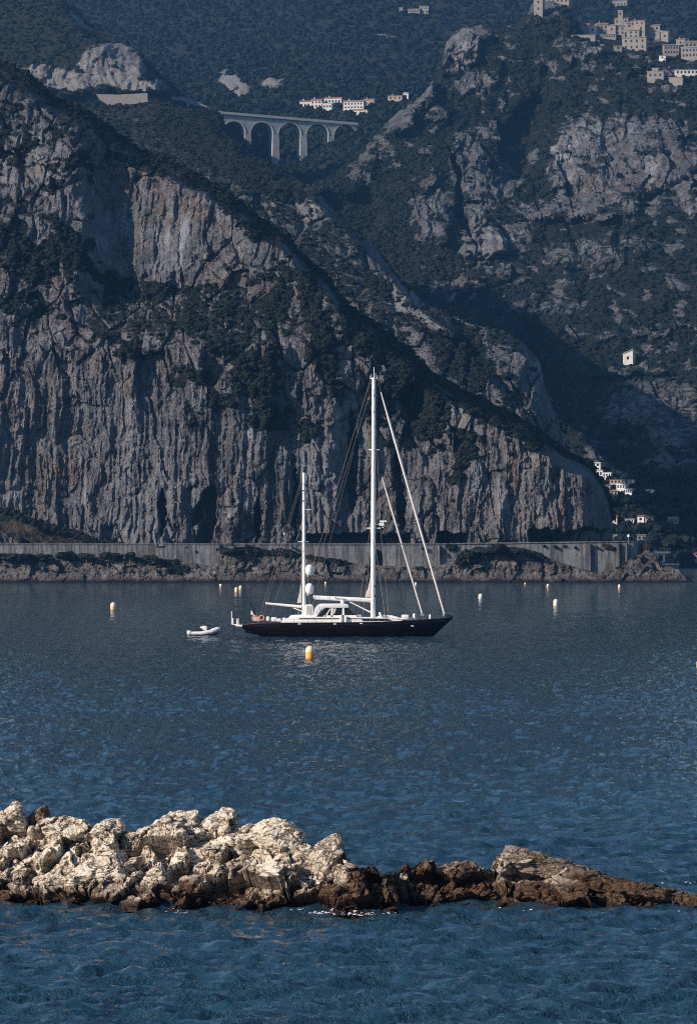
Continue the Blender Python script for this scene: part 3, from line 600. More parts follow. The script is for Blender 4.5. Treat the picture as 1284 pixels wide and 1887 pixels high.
# shrubs one can tell apart on the shore
def crown_mesh(name, seed, mt, **kw):
    o = clump_obj(name, seed, mt, **kw); me = o.data; bpy.data.objects.remove(o); return me
CR = [crown_mesh('shrub_crown', 900 + i, MAT['scrub'], leaves=420, flat=.75, leaf=.11) for i in range(3)]
PC = [crown_mesh('pine_crown', 920 + i, MAT['pine'], leaves=520, flat=.8, leaf=.10) for i in range(4)]
rg_s = random.Random(4)
for i, (px, py, r, lb) in enumerate([(18, 1030, 4.2, 'large dark shrub at the left edge below the road wall'), (48, 1032, 4.4, 'dark shrub second from the left edge below the road wall'), (75, 1031, 3.4, 'dark rounded shrub right of the two big ones at the left'),
        (122, 1028, 3.2, 'dark shrub above pale shore rocks below the brown slope end'), (160, 1028, 3.2, 'low dark shrub under the middle of the left road wall'), (205, 1027, 3.2, 'broad dark shrub against the left road wall'), (240, 1026, 3.4, 'tall dark shrub reaching the coping of the left wall'),
        (275, 1034, 3.0, 'dark shrub just left of the bare wall panel'), (318, 1054, 2.4, 'small dark shrub down by the rocks under the bare wall panel'), (418, 1018, 3.0, 'dark shrub right of the wall step'), (440, 1020, 2.2, 'small shrub beside the dark one at the wall step'),
        (862, 1026, 3.6, 'dark shrub on the outcrop right of the forestay'), (888, 1018, 3.4, 'dark shrub on top of the right outcrop'), (918, 1014, 3.6, 'highest dark shrub at the coping on the right outcrop'), (948, 1017, 3.2, 'dark shrub sloping down from the right outcrop'), (972, 1024, 2.4, 'small dark shrub at the lower end of the right outcrop'), (1187, 1012, 3.0, 'dark tree like shrub beside the white villa')]):
    x, y, z = W(px, py, 1443 if px < 1100 else 1452); t = empty('shrub', (x, y, z), 0, lb, 'shrub', 'shrubs on the shore below the coast road')
    c = link(bpy.data.objects.new('crown', CR[i % 3]), t); c.scale = (r * rg_s.uniform(1.1, 1.9), r * .8, r * rg_s.uniform(.65, 1.05)); c.rotation_euler = (0, 0, i * 1.3)
    MB().tube([(0, 0, -1.5), (.1, 0, r * .4)], [.2, .1], 6).build('stem', MAT['bark'], t)

for i, (px, py, r) in enumerate([(832, 1008, 2.6), (1003, 1004, 1.0), (1022, 1006, 1.4), (1040, 1004, .9), (1060, 1007, 1.1), (1098, 1006, 1.2), (1118, 1006, 2.0), (1130, 1010, 1.6), (540, 1006, 1.0), (780, 1008, 1.2), (345, 1006, .9), (815, 1016, 1.6)]):
    t = empty('hanging_plant', W(px, py + 4, 1448.5), 0, 'dark tuft of plants hanging over the coping of the long road wall', 'plant', 'plants hanging over the coping of the road wall')
    c = link(bpy.data.objects.new('foliage', CR[i % 3]), t); c.scale = (r, r * .5, r * 1.1); c.rotation_euler = (0, 0, i)
# ------------------------------------------------------------------ viaduct
m = mat('viaduct_stone', (.27, .26, .25), .9, 0, .2); n = NT(m); v = n.mapv()
n.l(n.mix(n.ramp(n.noise(v, .25, 5, .65), [(.35, 0.), (.65, 1.)]), (.23, .23, .23), (.36, .35, .335)), n.b.inputs['Base Color']); MAT['viaduct'] = m
TH = R(18); D0v = 3320.0; mpp = D0v / FP; per = 51 * mpp / math.cos(TH); pw = 11 * mpp / math.cos(TH); thk = 9.0
vx, vy, vz = W(508.5, 247, D0v)
via = empty('viaduct', (vx, vy, vz), TH, 'tall pale stone railway style viaduct with round arches in the valley', 'viaduct')
rad = (per - pw) / 2; dk = 28.5 * mpp
def top_z(x): return dk - (x / per) * 1.1
poly = [(-2.25 * per, top_z(-2.25 * per)), (2.95 * per, top_z(2.95 * per)), (2.95 * per, 0)]
for k in range(3, -3, -1):                     # arches from right to left
    if k == 3:
        cx = 2.5 * per; poly = poly[:-1] + [(2.95 * per, rad * .55)] + [(cx + rad * math.cos(a), rad * math.sin(a)) for a in np.linspace(.75, math.pi - .12, 13)] + [(cx - rad, 0)]; continue
    cx = (k - .5) * per
    poly += [(cx + rad, 0)] + [(cx + rad * math.cos(a), rad * math.sin(a)) for a in np.linspace(.12, math.pi - .12, 17)] + [(cx - rad, 0)]
    poly = [p for p in poly if p[0] > -2.25 * per - .01] if k == -2 else poly
poly = [p for p in poly if p[0] >= -2.25 * per - .01]
if poly[-1][1] > .01: poly.append((-2.25 * per, 0 if poly[-1][0] > -2.2 * per else 0))
MB().prism(poly, 0, thk).build('arcade', MAT['viaduct'], via)
for k, bot in zip(range(-2, 4), (262, 285, 312, 300, 268, 250)):
    hgt = (bot - 247) * mpp + 12; a = pw / 2; b = a * (1 + hgt / 90)
    mb = MB(); yb = thk * .06 * hgt / 20
    lo = [mb.bm.verts.new(q) for q in ((-b, -yb, -hgt), (b, -yb, -hgt), (b, thk + yb, -hgt), (-b, thk + yb, -hgt))]; hi = [mb.bm.verts.new(q) for q in ((-a, 0, -.01), (a, 0, -.01), (a, thk, -.01), (-a, thk, -.01))]
    mb.bm.faces.new(lo); mb.bm.faces.new(hi[::-1])
    for q in range(4): mb.bm.faces.new((lo[q], lo[(q + 1) % 4], hi[(q + 1) % 4], hi[q]))
    o = mb.build('pier', MAT['viaduct'], via); o.location = (k * per, 0, 0)
for k in range(3, -2, -1):                     # raised arch rings
    cx = (k - .5) * per; pl = [(cx + (rad + 1.0) * math.cos(a), (rad + 1.0) * math.sin(a)) for a in np.linspace(.05, math.pi - .05, 19)] + [(cx + rad * math.cos(a), rad * math.sin(a)) for a in np.linspace(math.pi - .05, .05, 19)]
    MB().prism(pl, -.25, .1).build('arch_ring', MAT['stone_trim'], via)
def slab(z0, z1, y0, y1, nm, mt): MB().prism([(-2.3 * per, top_z(-2.3 * per) + z0), (2.95 * per, top_z(2.95 * per) + z0), (2.95 * per, top_z(2.95 * per) + z1), (-2.3 * per, top_z(-2.3 * per) + z1)], y0, y1).build(nm, MAT[mt], via)
slab(.01, .8, -.9, thk + .9, 'deck', 'stone_trim'); slab(.81, 2.0, -.85, -.35, 'parapet', 'stone_trim'); slab(.81, 2.0, thk + .35, thk + .85, 'parapet', 'stone_trim')
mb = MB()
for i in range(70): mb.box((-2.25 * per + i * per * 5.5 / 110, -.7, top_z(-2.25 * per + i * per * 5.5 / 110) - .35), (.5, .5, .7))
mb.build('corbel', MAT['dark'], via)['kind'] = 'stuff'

# ------------------------------------------------------------------ houses
def wallmat(nm, c):
    m = mat(nm, c, .85, 0, .2); n = NT(m)
    n.l(n.mix(n.ramp(n.noise(n.mapv(), .5, 4, .7), [(.3, 0.), (.7, 1.)]), tuple(x * .72 for x in c), c), n.b.inputs['Base Color']); return m
HM = {'w': wallmat('white_render', (.62, .59, .54)), 's': wallmat('pale_stone', (.27, .245, .22)), 'p': wallmat('pinkish_render', (.42, .32, .26)), 'b': wallmat('brown_stone', (.16, .12, .10)), 'W': wallmat('bright_render', (.75, .74, .72))}
RM = {'t': wallmat('terracotta_tiles', (.26, .13, .09)), 'g': wallmat('grey_roof', (.30, .30, .29)), 'w': wallmat('white_flat_roof', (.7, .7, .68)), 'd': wallmat('faded_tiles', (.28, .21, .17))}
MAT['pane'] = mat('window_glass', (.02, .025, .03), .1, 0, .6)
PANE = {}
def house(px0, px1, pt, pb, g, kind, wm, rm, nx, ny, label, cat='house', group=None, yaw=-12, D=None, depth=8, chim=0, lift=0):
    if D is None: D = surf_at(g, (px0 + px1) / 2, pb + lift)[1] - depth * .55
    x, y, z = W((px0 + px1) / 2, pb, D); k = D / FP; w = (px1 - px0) * k; h = (pb - pt) * k
    w = max(w / (math.cos(R(yaw)) + .12), 2.5)
    t = empty('house' if cat == 'house' else cat.replace(' ', '_'), (x, y, z), R(yaw), label, cat, group)
    rh = {'gable': .22, 'hip': .25, 'flat': .08, 'mono': .3}[kind] * min(h, 8); wh = h - rh
    MB().box((0, depth / 2, wh / 2 - 3), (w, depth, wh + 6)).build('wall', HM[wm], t)
    e = .35; mb = MB()
    if kind == 'flat': mb.box((0, depth / 2, wh + rh / 2), (w + 2 * e, depth + 2 * e, rh))
    elif kind == 'gable': mb.prism([(-w/2 - e, wh), (w/2 + e, wh), (w/2 + e, wh + .25), (w/2 + e, wh + .25), (-w/2 - e, wh + .25)][:3] + [(-w/2 - e, wh + .25)], -e, depth + e); 
    if kind in ('gable', 'hip'):
        ins = w * .5 if kind == 'hip' and w < depth else (depth * .4 if kind == 'hip' else 0)
        ins = min(ins, w * .45); b = mb.bm; zz = wh + .26
        A = [b.verts.new(q) for q in ((-w/2 - e, -e, zz), (w/2 + e, -e, zz), (w/2 + e, depth + e, zz), (-w/2 - e, depth + e, zz))]
        T = [b.verts.new(q) for q in ((-w/2 - e + ins, depth/2, wh + rh), (w/2 + e - ins, depth/2, wh + rh))]
        b.faces.new((A[0], A[1], T[1], T[0])); b.faces.new((A[2], A[3], T[0], T[1])); b.faces.new((A[1], A[2], T[1])); b.faces.new((A[3], A[0], T[0])); b.faces.new(A[::-1])
        if kind == 'hip': mb.box((0, depth/2, wh + .12), (w + 2*e, depth + 2*e, .24))
    if kind == 'mono': mb.prism([(-w/2 - e, wh * .92), (w/2 + e, wh + rh), (w/2 + e, wh + rh + .4), (-w/2 - e, wh * .92 + .4)], -e, depth + e); MB().prism([(-w/2, wh * .9), (w/2, wh), (w/2, wh + rh - .05), (-w/2, wh * .92)], .01, depth - .01).build('gable_wall', HM[wm], t)
    rf = mb.build('roof', RM[rm], t)
    for q in range(chim):
        MB().box(((-.25 + .5 * q) * w, depth * .5, wh + rh + .3), (.7, .7, 1.6)).build('chimney', HM[wm], rf)
    ww = min(1.3, w / max(nx, 1) * .45); wh2 = min(1.7, wh / max(ny, 1) * .5); key = (round(ww, 1), round(wh2, 1))
    if key not in PANE:
        a, b_ = ww, wh2; mb = MB(); mb.box((0, 0, 0), (a, .12, b_)); o = mb.build('window', MAT['pane']); PANE[key] = o.data; bpy.data.objects.remove(o)
    for i in range(nx):
        for j in range(ny):
            o = link(bpy.data.objects.new('window', PANE[key]), t); o.location = ((i + .5 - nx / 2) * w / nx * .92, -.03, wh * (j + .5) / ny)
    return t
gv = 'white houses behind the viaduct'
house(551, 573, 184, 199, GD, 'gable', 'w', 't', 3, 1, 'leftmost white house with tiled roof behind the viaduct', group=gv, chim=1)
house(571, 594, 181, 199, GD, 'gable', 'w', 't', 3, 2, 'white two storey house second from the left behind the viaduct', group=gv, chim=1)
house(595, 631, 178, 192, GD, 'gable', 'w', 't', 5, 1, 'long white house with faded tile roof above the middle of the row', group=gv, chim=1)
house(593, 612, 190, 201, GD, 'flat', 'w', 'w', 3, 1, 'low white house with flat roof in front of the long one', group=gv)
house(630, 672, 184, 201, GD, 'gable', 'w', 'd', 6, 2, 'widest white house with brown roof behind the viaduct right of centre', group=gv, chim=1)
house(668, 690, 181, 196, GD, 'gable', 'p', 'd', 2, 1, 'pinkish roofed house at the right end of the row behind the viaduct', group=gv, chim=1)
house(649, 678, 200, 212, GD, 'hip', 'w', 't', 3, 1, 'small white villa with tiled roof just above the right end of the viaduct', group=gv)
house(713, 742, 175, 184, GD, 'gable', 'p', 'd', 3, 1, 'low pinkish house among trees right of the viaduct row', group=gv, chim=1)
house(742, 753, 171, 182, GD, 'flat', 'w', 'w', 1, 1, 'tiny bright house touching the mountain edge right of the viaduct row', group=gv, chim=1)
gt = 'houses high on the wooded slope'
house(735, 742, 14, 24, GD, 'flat', 's', 'g', 1, 1, 'tiny pale hut left of the two top houses', group=gt)
house(750, 774, 15, 24, GD, 'gable', 's', 'd', 4, 1, 'long low pale house at the top edge of the wood', group=gt)
house(772, 790, 11, 24, GD, 'flat', 's', 'g', 2, 2, 'two storey pale house at the top edge of the wood', group=gt)
house(1126, 1156, 1, 13, GD, 'flat', 's', 'g', 4, 1, 'pale arcaded villa above the hill village', group=gt)
house(1137, 1147, 19, 31, GE, 'flat', 's', 'g', 1, 1, 'small square tower standing above the village roofs', 'tower', D=3050, depth=4)
ge = 'stone houses of the hill village'
L = [(982, 1000, -4, 22, 'flat', 's', 'g', 1, 2, 'square ruined tower on the highest crag', 0), (1003, 1050, -3, 6, 'flat', 's', 'g', 5, 1, 'long ruined wall house on the summit beside the tower', 0),
     (1067, 1086, 42, 62, 'gable', 's', 't', 2, 1, 'leftmost stone house of the village with tiled roof', 1), (1084, 1098, 46, 62, 'flat', 'w', 'w', 1, 1, 'white fronted house right of the leftmost stone one', 0), (1096, 1120, 41, 62, 'gable', 's', 't', 3, 2, 'gabled house with tiled roof in the left of the village', 1),
     (1130, 1158, 31, 44, 'gable', 's', 't', 3, 1, 'topmost house of the village with brown roof', 1), (1118, 1134, 44, 60, 'gable', 's', 'd', 1, 1, 'narrow house with faded roof left of the domed one', 0), (1131, 1152, 44, 64, 'hip', 's', 'd', 2, 2, 'broad stone house with two dark windows mid village', 0),
     (1158, 1188, 36, 48, 'gable', 's', 't', 3, 1, 'reddish roofed house at the top right of the village core', 1), (1153, 1164, 40, 52, 'gable', 's', 'd', 1, 1, 'narrow tower like house between the top roofs', 0), (1172, 1188, 44, 72, 'flat', 's', 'g', 1, 2, 'round ended stone tower house at the core of the village', 0),
     (1155, 1178, 52, 70, 'gable', 's', 'd', 2, 2, 'stone house in the middle of the village below the top roofs', 0), (1187, 1216, 44, 57, 'gable', 's', 'd', 3, 1, 'long roofed house right of the village core', 1), (1196, 1220, 56, 72, 'flat', 's', 'g', 3, 1, 'stone house with buttresses below the long roof', 0),
     (1216, 1231, 57, 74, 'flat', 's', 'g', 1, 1, 'small ruined house at the right end of the village core', 0), (1143, 1192, 68, 92, 'flat', 's', 'd', 4, 2, 'large pale mansion below the village core', 0), (1146, 1162, 70, 79, 'gable', 's', 't', 2, 1, 'small tiled wing on the left of the large mansion', 0), (1130, 1146, 84, 92, 'flat', 's', 'g', 1, 1, 'low outbuilding left of the large mansion', 0),
     (1100, 1136, 63, 70, 'flat', 's', 'g', 9, 1, 'long terrace with open pillars below the left houses', 0), (1050, 1098, 64, 68, 'flat', 's', 'g', 0, 0, 'thin curved terrace left of the village', 0),
     (1220, 1252, 82, 100, 'flat', 's', 'g', 5, 2, 'pale long hotel building right of the village', 0), (1244, 1262, 70, 84, 'gable', 's', 'd', 1, 1, 'old house with chimney behind the pale hotel', 1), (1258, 1292, 74, 88, 'gable', 's', 'd', 4, 1, 'faded roof house at the right edge above the hotel', 1), (1252, 1290, 86, 106, 'flat', 's', 'g', 5, 2, 'stone building at the right edge beside the hotel', 0),
     (1213, 1226, 102, 109, 'flat', 'w', 'g', 1, 1, 'small pale kiosk below the hotel', 0), (1200, 1212, 124, 138, 'gable', 's', 'g', 1, 1, 'small ruined chapel on the slope below the village', 0), (1190, 1223, 131, 144, 'flat', 's', 'g', 3, 1, 'low ruined house below the chapel', 0), (1240, 1290, 128, 137, 'flat', 'w', 'g', 6, 1, 'long white building at the right edge below the village', 0), (1230, 1258, 142, 155, 'flat', 's', 'g', 0, 0, 'square stone platform below the long white building', 0)]
for a in L: house(a[0], a[1], a[2], a[3], GE, a[4], a[5], a[6], a[7], a[8], a[9], group=ge, chim=a[10], yaw=random.uniform(-22, 2), depth=7)
house(1146, 1166, 644, 668, GE, 'mono', 'w', 'g', 1, 1, 'lone white house with a slanting roof on the dark mountainside', yaw=-18, depth=6)
gl = 'white villas in the dark wood at the foot of the mountain'
L = [(1095, 1106, 852, 867, 'flat', 'W', 'w', 1, 2, 'tall bright villa peeping over the right end of the cliff'), (1097, 1110, 866, 878, 'flat', 'W', 'w', 2, 1, 'bright villa directly below the topmost one'), (1108, 1126, 870, 880, 'flat', 'W', 'w', 3, 1, 'low bright villa with terrace right of the second one'),
     (1121, 1152, 883, 891, 'flat', 'p', 't', 4, 1, 'pinkish villa roof left of the blue white one'), (1134, 1152, 890, 902, 'flat', 'W', 'w', 3, 1, 'white villa with dark arches below the pinkish one'), (1150, 1164, 899, 910, 'flat', 'W', 'g', 3, 1, 'grey white villa lowest of the upper group'), (1154, 1168, 884, 889, 'flat', 'W', 'w', 1, 1, 'flat white roof strip at the right of the upper group'),
     (1122, 1138, 902, 914, 'hip', 'p', 'd', 2, 1, 'brownish house below the upper group'), (1189, 1203, 902, 908, 'flat', 'W', 'w', 1, 1, 'isolated bright flat roof in the dark trees'), (1107, 1124, 893, 901, 'gable', 'p', 't', 2, 1, 'pink roofed house touching the cliff end'),
     (1122, 1137, 950, 964, 'gable', 'w', 't', 2, 1, 'tiled house at the left of the lower villa row'), (1150, 1168, 956, 963, 'flat', 'W', 'w', 3, 1, 'low white terrace villa in the lower row'), (1173, 1186, 949, 961, 'gable', 'W', 't', 1, 1, 'white villa with red roof in the lower row'), (1186, 1204, 950, 957, 'gable', 'p', 't', 2, 1, 'pink roof right of the red roofed villa'),
     (1228, 1250, 952, 966, 'flat', 's', 'g', 5, 1, 'grey pillared villa at the right of the lower row'), (1130, 1138, 985, 993, 'flat', 'p', 'g', 1, 1, 'tiny brown hut just above the road wall'), (1172, 1190, 985, 996, 'flat', 's', 'g', 2, 1, 'pale kiosk roof above the end of the road wall'), (1272, 1296, 1018, 1034, 'hip', 'p', 't', 2, 1, 'orange roofed house at the right edge near the water')]
for a in L: house(a[0], a[1], a[2], a[3], GE, a[4], a[5], a[6], a[7], a[8], a[9], group=gl, yaw=random.uniform(-20, 0), depth=7)
# villa on the point
D = 1700; x, y, z = W(1222, 1050, D); k = D / FP
vt = empty('villa', (x, y, z), R(-8), 'modern white flat roofed villa with terrace on brown stone base at the point', 'villa')
MB().box((0, 6, -.2), (50 * k, 12, 19 * k)).build('terrace_base', HM['b'], vt)
MB().box((0, 6, 19.6 * k - 2.2 + .2), (52 * k, 12.6, 1.4 * k)).build('terrace_slab', HM['W'], vt)
MB().box((-13 * k, 7, 28 * k - 1.2), (20 * k, 9, 15 * k)).build('wall', HM['W'], vt)
MB().box((-8 * k, 5.4, 37.5 * k - 1.2), (34 * k, 13, 3.4 * k)).build('roof', RM['w'], vt)
MB().box((-6 * k, 2.4, 27 * k - 1.2), (8 * k, .3, 10 * k)).build('window', MAT['pane'], vt)
MB().box((1 * k, -.2, 28 * k - 1.2), (1.2 * k, .4, 15 * k)).build('column', HM['W'], vt)
# high road wall under the white cliff
D = surf_at(GC, 225, 190)[1] - 12
rw = MB().prism([P2(a, b, D) for a, b in ((178, 174), (220, 175), (272, 172), (273, 188), (255, 191), (225, 196), (200, 194), (184, 184))], D - 2, D + 5).build('road_wall', HM['s'])
tag(rw, 'pale masonry road wall below the white cliff on the upper left hill', 'wall')

# ------------------------------------------------------------------ pines in the wood at the right
rg = random.Random(5); n_ = 0
MBt = MB().tube([(0, 0, -3), (.1, 0, 1.5), (0, .1, 4)], [.35, .28, .12], 6); _o = MBt.build('trunk', MAT['bark']); TR = _o.data; bpy.data.objects.remove(_o)
for row in range(5):
    for q in range(9):
        px = 1128 + q * 20 + rg.uniform(-8, 8); py = 925 + row * 26 + rg.uniform(-7, 7)
        if (px < 1190 and 940 < py < 972) or (px < 1200 and py > 1000) or (1195 < px < 1255 and py > 1040): continue
        x, y, z = surf_at(GE, px, py)
        t = empty('pine_tree', (x, y - 4, z - 1), 0, 'dark broad pine in the dense wood between the white villas and the water', 'tree', 'pines in the wood at the foot of the mountain')
        r = rg.uniform(3.6, 6.2)
        link(bpy.data.objects.new('trunk', TR), t)
        c = link(bpy.data.objects.new('crown', PC[n_ % 4]), t); c.scale = (r, r, r * .85); c.location = (0, 0, 2.2); c.rotation_euler = (0, 0, rg.uniform(0, 6)); n_ += 1

# ------------------------------------------------------------------ foreground reef
m = mat('reef_limestone', (.5, .45, .38), .85, 0, .25); n = NT(m); v = n.mapv()
f1 = n.noise(v, 1.3, 6, .65, .3); f2 = n.noise(v, 7, 6, .7); f3 = n.noise(v, .55, 3, .5)
sep = n.t.nodes.new('ShaderNodeSeparateXYZ'); n.l(n.geo.outputs['Position'], sep.inputs[0]); zz = sep.outputs[2]
c = n.mix(n.ramp(f1, [(.30, 0.), (.52, 1.)]), (.42, .33, .23), (.74, .64, .51))
c = n.mix(n.math('MULTIPLY', n.ramp(f2, [(.30, 1.), (.44, 0.)]), .8), c, (.13, .09, .06))
for sc3, rot, wd, amt in (((.9, .9, 2.2), (0, .7, 0), .020, .85), ((2.6, 2.0, 1.0), (0, .5, 0), .022, .65), ((5.5, 4.0, 4.0), (0, 0, 0), .03, .5)):
    ln = n.math('ABSOLUTE', n.math('SUBTRACT', n.noise(n.mapv(sc3, False, rot), 1, 4, .6, .8), .5))
    c = n.mix(n.math('MULTIPLY', n.ramp(ln, [(0.0, 1.0), (wd, 0.0)]), amt), c, (.07, .045, .03))
    crk = ln if sc3[0] == .9 else crk
ck = n.vor(v, 2.3, 'DISTANCE_TO_EDGE')
c = n.mix(n.math('MULTIPLY', n.ramp(ck, [(0.0, 1.), (.02, 0.)]), .18), c, (.10, .07, .05))
lowb = n.math('ADD', n.math('MULTIPLY', n.math('SUBTRACT', 1.2, zz), 1.3), n.math('ADD', n.math('MULTIPLY', n.math('SUBTRACT', f3, .5), 2.2), n.math('MULTIPLY', n.math('SUBTRACT', f1, .5), 1.6)))
br = n.math('ADD', n.math('MAXIMUM', lowb, 0.0), n.math('MULTIPLY', n.attr('tone'), 1.0), clamp=True)
bc = n.mix(n.ramp(f2, [(.35, 0.), (.62, 1.)]), (.020, .011, .008), (.14, .082, .045))
c = n.mix(br, c, bc)
wet = n.math('ADD', n.math('MULTIPLY', n.math('SUBTRACT', .42, zz), 3.5), n.math('MULTIPLY', n.math('SUBTRACT', f1, .5), 2.0), clamp=True)
c = n.mix(wet, c, (.022, .011, .008))
n.l(c, n.b.inputs['Base Color']); n.l(n.math('SUBTRACT', .88, n.math('MULTIPLY', wet, .4)), n.b.inputs['Roughness'])
n.l(n.bump(n.math('ADD', n.math('MULTIPLY', f1, .8), n.math('ADD', n.math('MULTIPLY', f2, .35), n.math('MULTIPLY', n.ramp(crk, [(0., 0.), (.03, 1.)]), .45))), .22, 1.0), n.b.inputs['Normal'])
MAT['reef'] = m
RF = curve([(-200, 1640), (-60, 1660), (0, 1664), (150, 1670), (300, 1675), (430, 1676), (560, 1682), (700, 1684), (760, 1671), (870, 1674), (960, 1672), (1100, 1675), (1284, 1680), (1340, 1672)])
RC = curve([(-200, 1600), (-60, 1480), (0, 1478), (25, 1490), (45, 1500), (75, 1500), (97, 1512), (130, 1506), (175, 1520), (215, 1512), (240, 1524), (290, 1512), (320, 1498), (350, 1500), (385, 1502), (430, 1504), (455, 1520), (490, 1518), (520, 1516), (555, 1532), (580, 1556), (605, 1552), (630, 1562), (655, 1588), (680, 1606), (760, 1608), (820, 1600), (900, 1606), (915, 1600), (1000, 1592), (1050, 1606), (1100, 1614), (1180, 1628), (1240, 1638), (1284, 1650), (1340, 1668)])
cp = np.arange(-150, 1336, 1.45); D0 = 120000 / (RF(cp) - HY); Dc = D0 + 4.0
for _ in range(5): zc = CAMZ - (RC(cp) + 12 * sst(700, 640, cp) - HY) / FP * Dc; Dc = D0 + .5 + 1.45 * np.maximum(zc, .2)
vv = np.concatenate([np.linspace(0, 1, 120), np.linspace(1.03, 1.7, 30)])[:, None]
t1 = np.minimum(vv, 1); t2 = np.maximum(vv - 1, 0) / .7
Zr = (-.5 + (zc + .5)[None] * t1 ** .9) - (zc + .8)[None] * t2 ** 1.3
Dr = (D0 - .4)[None] + (Dc - D0 + .4)[None] * t1 ** 1.15 + t2 * 3.5
Xr = (cp - HX)[None] / FP * Dr
ny = -.75 * (1 - t2) + .6 * t2; nzv = .6 + .3 * t2
tr = (Xr * .5 + Dr * .4)
wX = Xr + .35 * fbm(Xr, Dr, Zr, 3, 801); wZ = Zr + .3 * fbm(Xr, Dr, Zr + 5, 3, 803)
a_ = R(38); uX = wX * math.cos(a_) - wZ * math.sin(a_); uZ = wX * math.sin(a_) + wZ * math.cos(a_)   # joints dip to the right
H1, T1, c1 = blocks(uX / 1.7, Dr / 1.6, uZ / 1.2, 81, .38); H2, T2, c2 = blocks(uX / .62, Dr / .6, uZ / .5, 83, .3); H3, T3, c3 = blocks(uX / .24, Dr / .24, uZ / .22, 87, .2)
amp = np.minimum(1, (zc[None] + .2) / 1.8)
dis = (H1 * 1.1 + T1 * 2.0 - .35 * sst(.16, 0, c1)) * amp + (H2 * .34 + T2 * .52 - .14 * sst(.16, 0, c2)) + H3 * .05 + T3 * .08 - .04 * sst(.15, 0, c3) + .10 * fbm(Xr * 3, Dr * 3, Zr * 3, 4, 805)
dis = np.clip(dis, -1.0, .8)
Yr = Dr + ny * dis; Zr2 = Zr + nzv * dis * .9; Xr2 = Xr + .15 * fbm(Xr * 1.5, Dr, Zr * 1.5, 2, 807) - .25 * T1
PX = np.repeat(cp[None], len(vv), 0); PYr = HY - (Zr2 - CAMZ) / Yr * FP
tone = np.clip(.18 * sst(.0, .3, fbm(Xr * .5, Dr, Zr * .5, 2, 810)) + blob(PX, PYr, [(790, 1630, 120, 50), (1180, 1650, 130, 40, 5, .75), (1000, 1620, 110, 40, 10, .35), (690, 1630, 50, 60), (640, 1600, 50, 60, 0, .35), (60, 1510, 22, 16, 0, .9), (640, 1650, 70, 30, 0, .6), (250, 1525, 24, 6, 0, .6), (440, 1600, 60, 20, 30, .4), (1260, 1660, 60, 40)], 8, 20, 811), 0, 1)  # brown rock zones; the faint tilted blob mid-reef paints deep shadow into the tone
reef = grid_mesh('rocky_reef', Xr2, Yr, Zr2, MAT['reef'], dict(tone=tone), False); tag(reef, kind='structure')
def boulder_mesh(name, seed, sub=5, dims=(1, 1, 1), tone=0.0, nf=24, fine=1.0, slab=False):
    rg = np.random.default_rng(seed); bm = bmesh.new(); bmesh.ops.create_icosphere(bm, subdivisions=sub, radius=1)
    V = np.array([v.co[:] for v in bm.verts]); V /= np.linalg.norm(V, axis=1)[:, None]
    N = rg.normal(size=(nf, 3)); N[0] = (-.62, -.25, .72); N[1] = (.93, -.25, .2); N[2] = (.1, -.8, .6); N /= np.linalg.norm(N, axis=1)[:, None]; dist = np.concatenate([rg.uniform(.52, .8, 9), rg.uniform(.78, .98, nf - 9)]); dist[0] = rg.uniform(.5, .62); dist[1] = rg.uniform(.55, .7)
    if slab:
        N = np.array([(0, 0, 1), (0, 0, -1), (1, 0, 0), (-1, 0, 0), (0, 1, 0), (0, -1, .1), (.2, -.6, .75), (-.85, -.2, .45), (.5, -.3, .8), (-.1, .4, .9)], float); N /= np.linalg.norm(N, axis=1)[:, None]; dist = np.array([.62, .7, .95, .9, .8, .75, .66, .88, .8, .7])
    dt = V @ N.T; r = np.where(dt > .05, dist[None] / np.maximum(dt, .05), 9); r = np.sort(r, axis=1)
    rr = r[:, 0] - .015 * np.exp(-(r[:, 1] - r[:, 0]) / .02); rr = np.minimum(rr, 1.15)
    P = V * rr[:, None] * np.array(dims)
    s = seed * 3.7
    q = P + .12 * np.stack([fbm(P[:, 0] * 2, P[:, 1] * 2, P[:, 2] * 2, 2, k) for k in (1, 2, 3)], -1)
    H, T, c = blocks(q[:, 0] / .55 + s, q[:, 1] / .55, q[:, 2] / .45, seed, .35); Hb, Tb, cb = blocks(q[:, 0] / .2 + s, q[:, 1] / .2, q[:, 2] / .2, seed + 9)
    d = (H * .10 + T * .26 - .06 * sst(.12, 0, c) + Hb * .035 + Tb * .06 - .02 * sst(.15, 0, cb) + .06 * fbm(P[:, 0] * 3 + s, P[:, 1] * 3, P[:, 2] * 3, 4, 5)) * fine
    P = P + V * d[:, None]
    for v, p in zip(bm.verts, P): v.co = p
    me = bpy.data.meshes.new(name); bm.to_mesh(me); bm.free()
    me.materials.append(MAT['reef'])
    at = me.attributes.new('tone', 'FLOAT', 'POINT'); at.data.foreach_set('value', np.full(len(me.vertices), tone, np.float32)); return me
gR = dict(X=Xr2, Y=Yr, Z=Zr2)
def boulder(px, py, rx, ry, label, seed, tilt=0, tone=0.0, deep=.9, sub=5, push=.62, nf=24):
    sl_ = slice(0, 120); sub = 5 if rx > 45 else 4; g = dict(X=Xr2[sl_], Y=Yr[sl_], Z=Zr2[sl_]); D = surf_at(g, px, py)[1] + push * ry * .022
    k = D / FP; q_ = 1.14 if px < 600 else 1.0; dims = (rx * k * q_, (rx + ry) / 2 * k * deep * q_, ry * k * q_)
    o = link(bpy.data.objects.new('boulder', boulder_mesh('boulder', seed, sub, dims, tone, nf, .7, 'slab' in label and rx > 60))); o.location = W(px, py, D); o.rotation_euler = (0, R(tilt), 0)
    tag(o, label, 'rock', 'boulders of the foreground reef'); return o
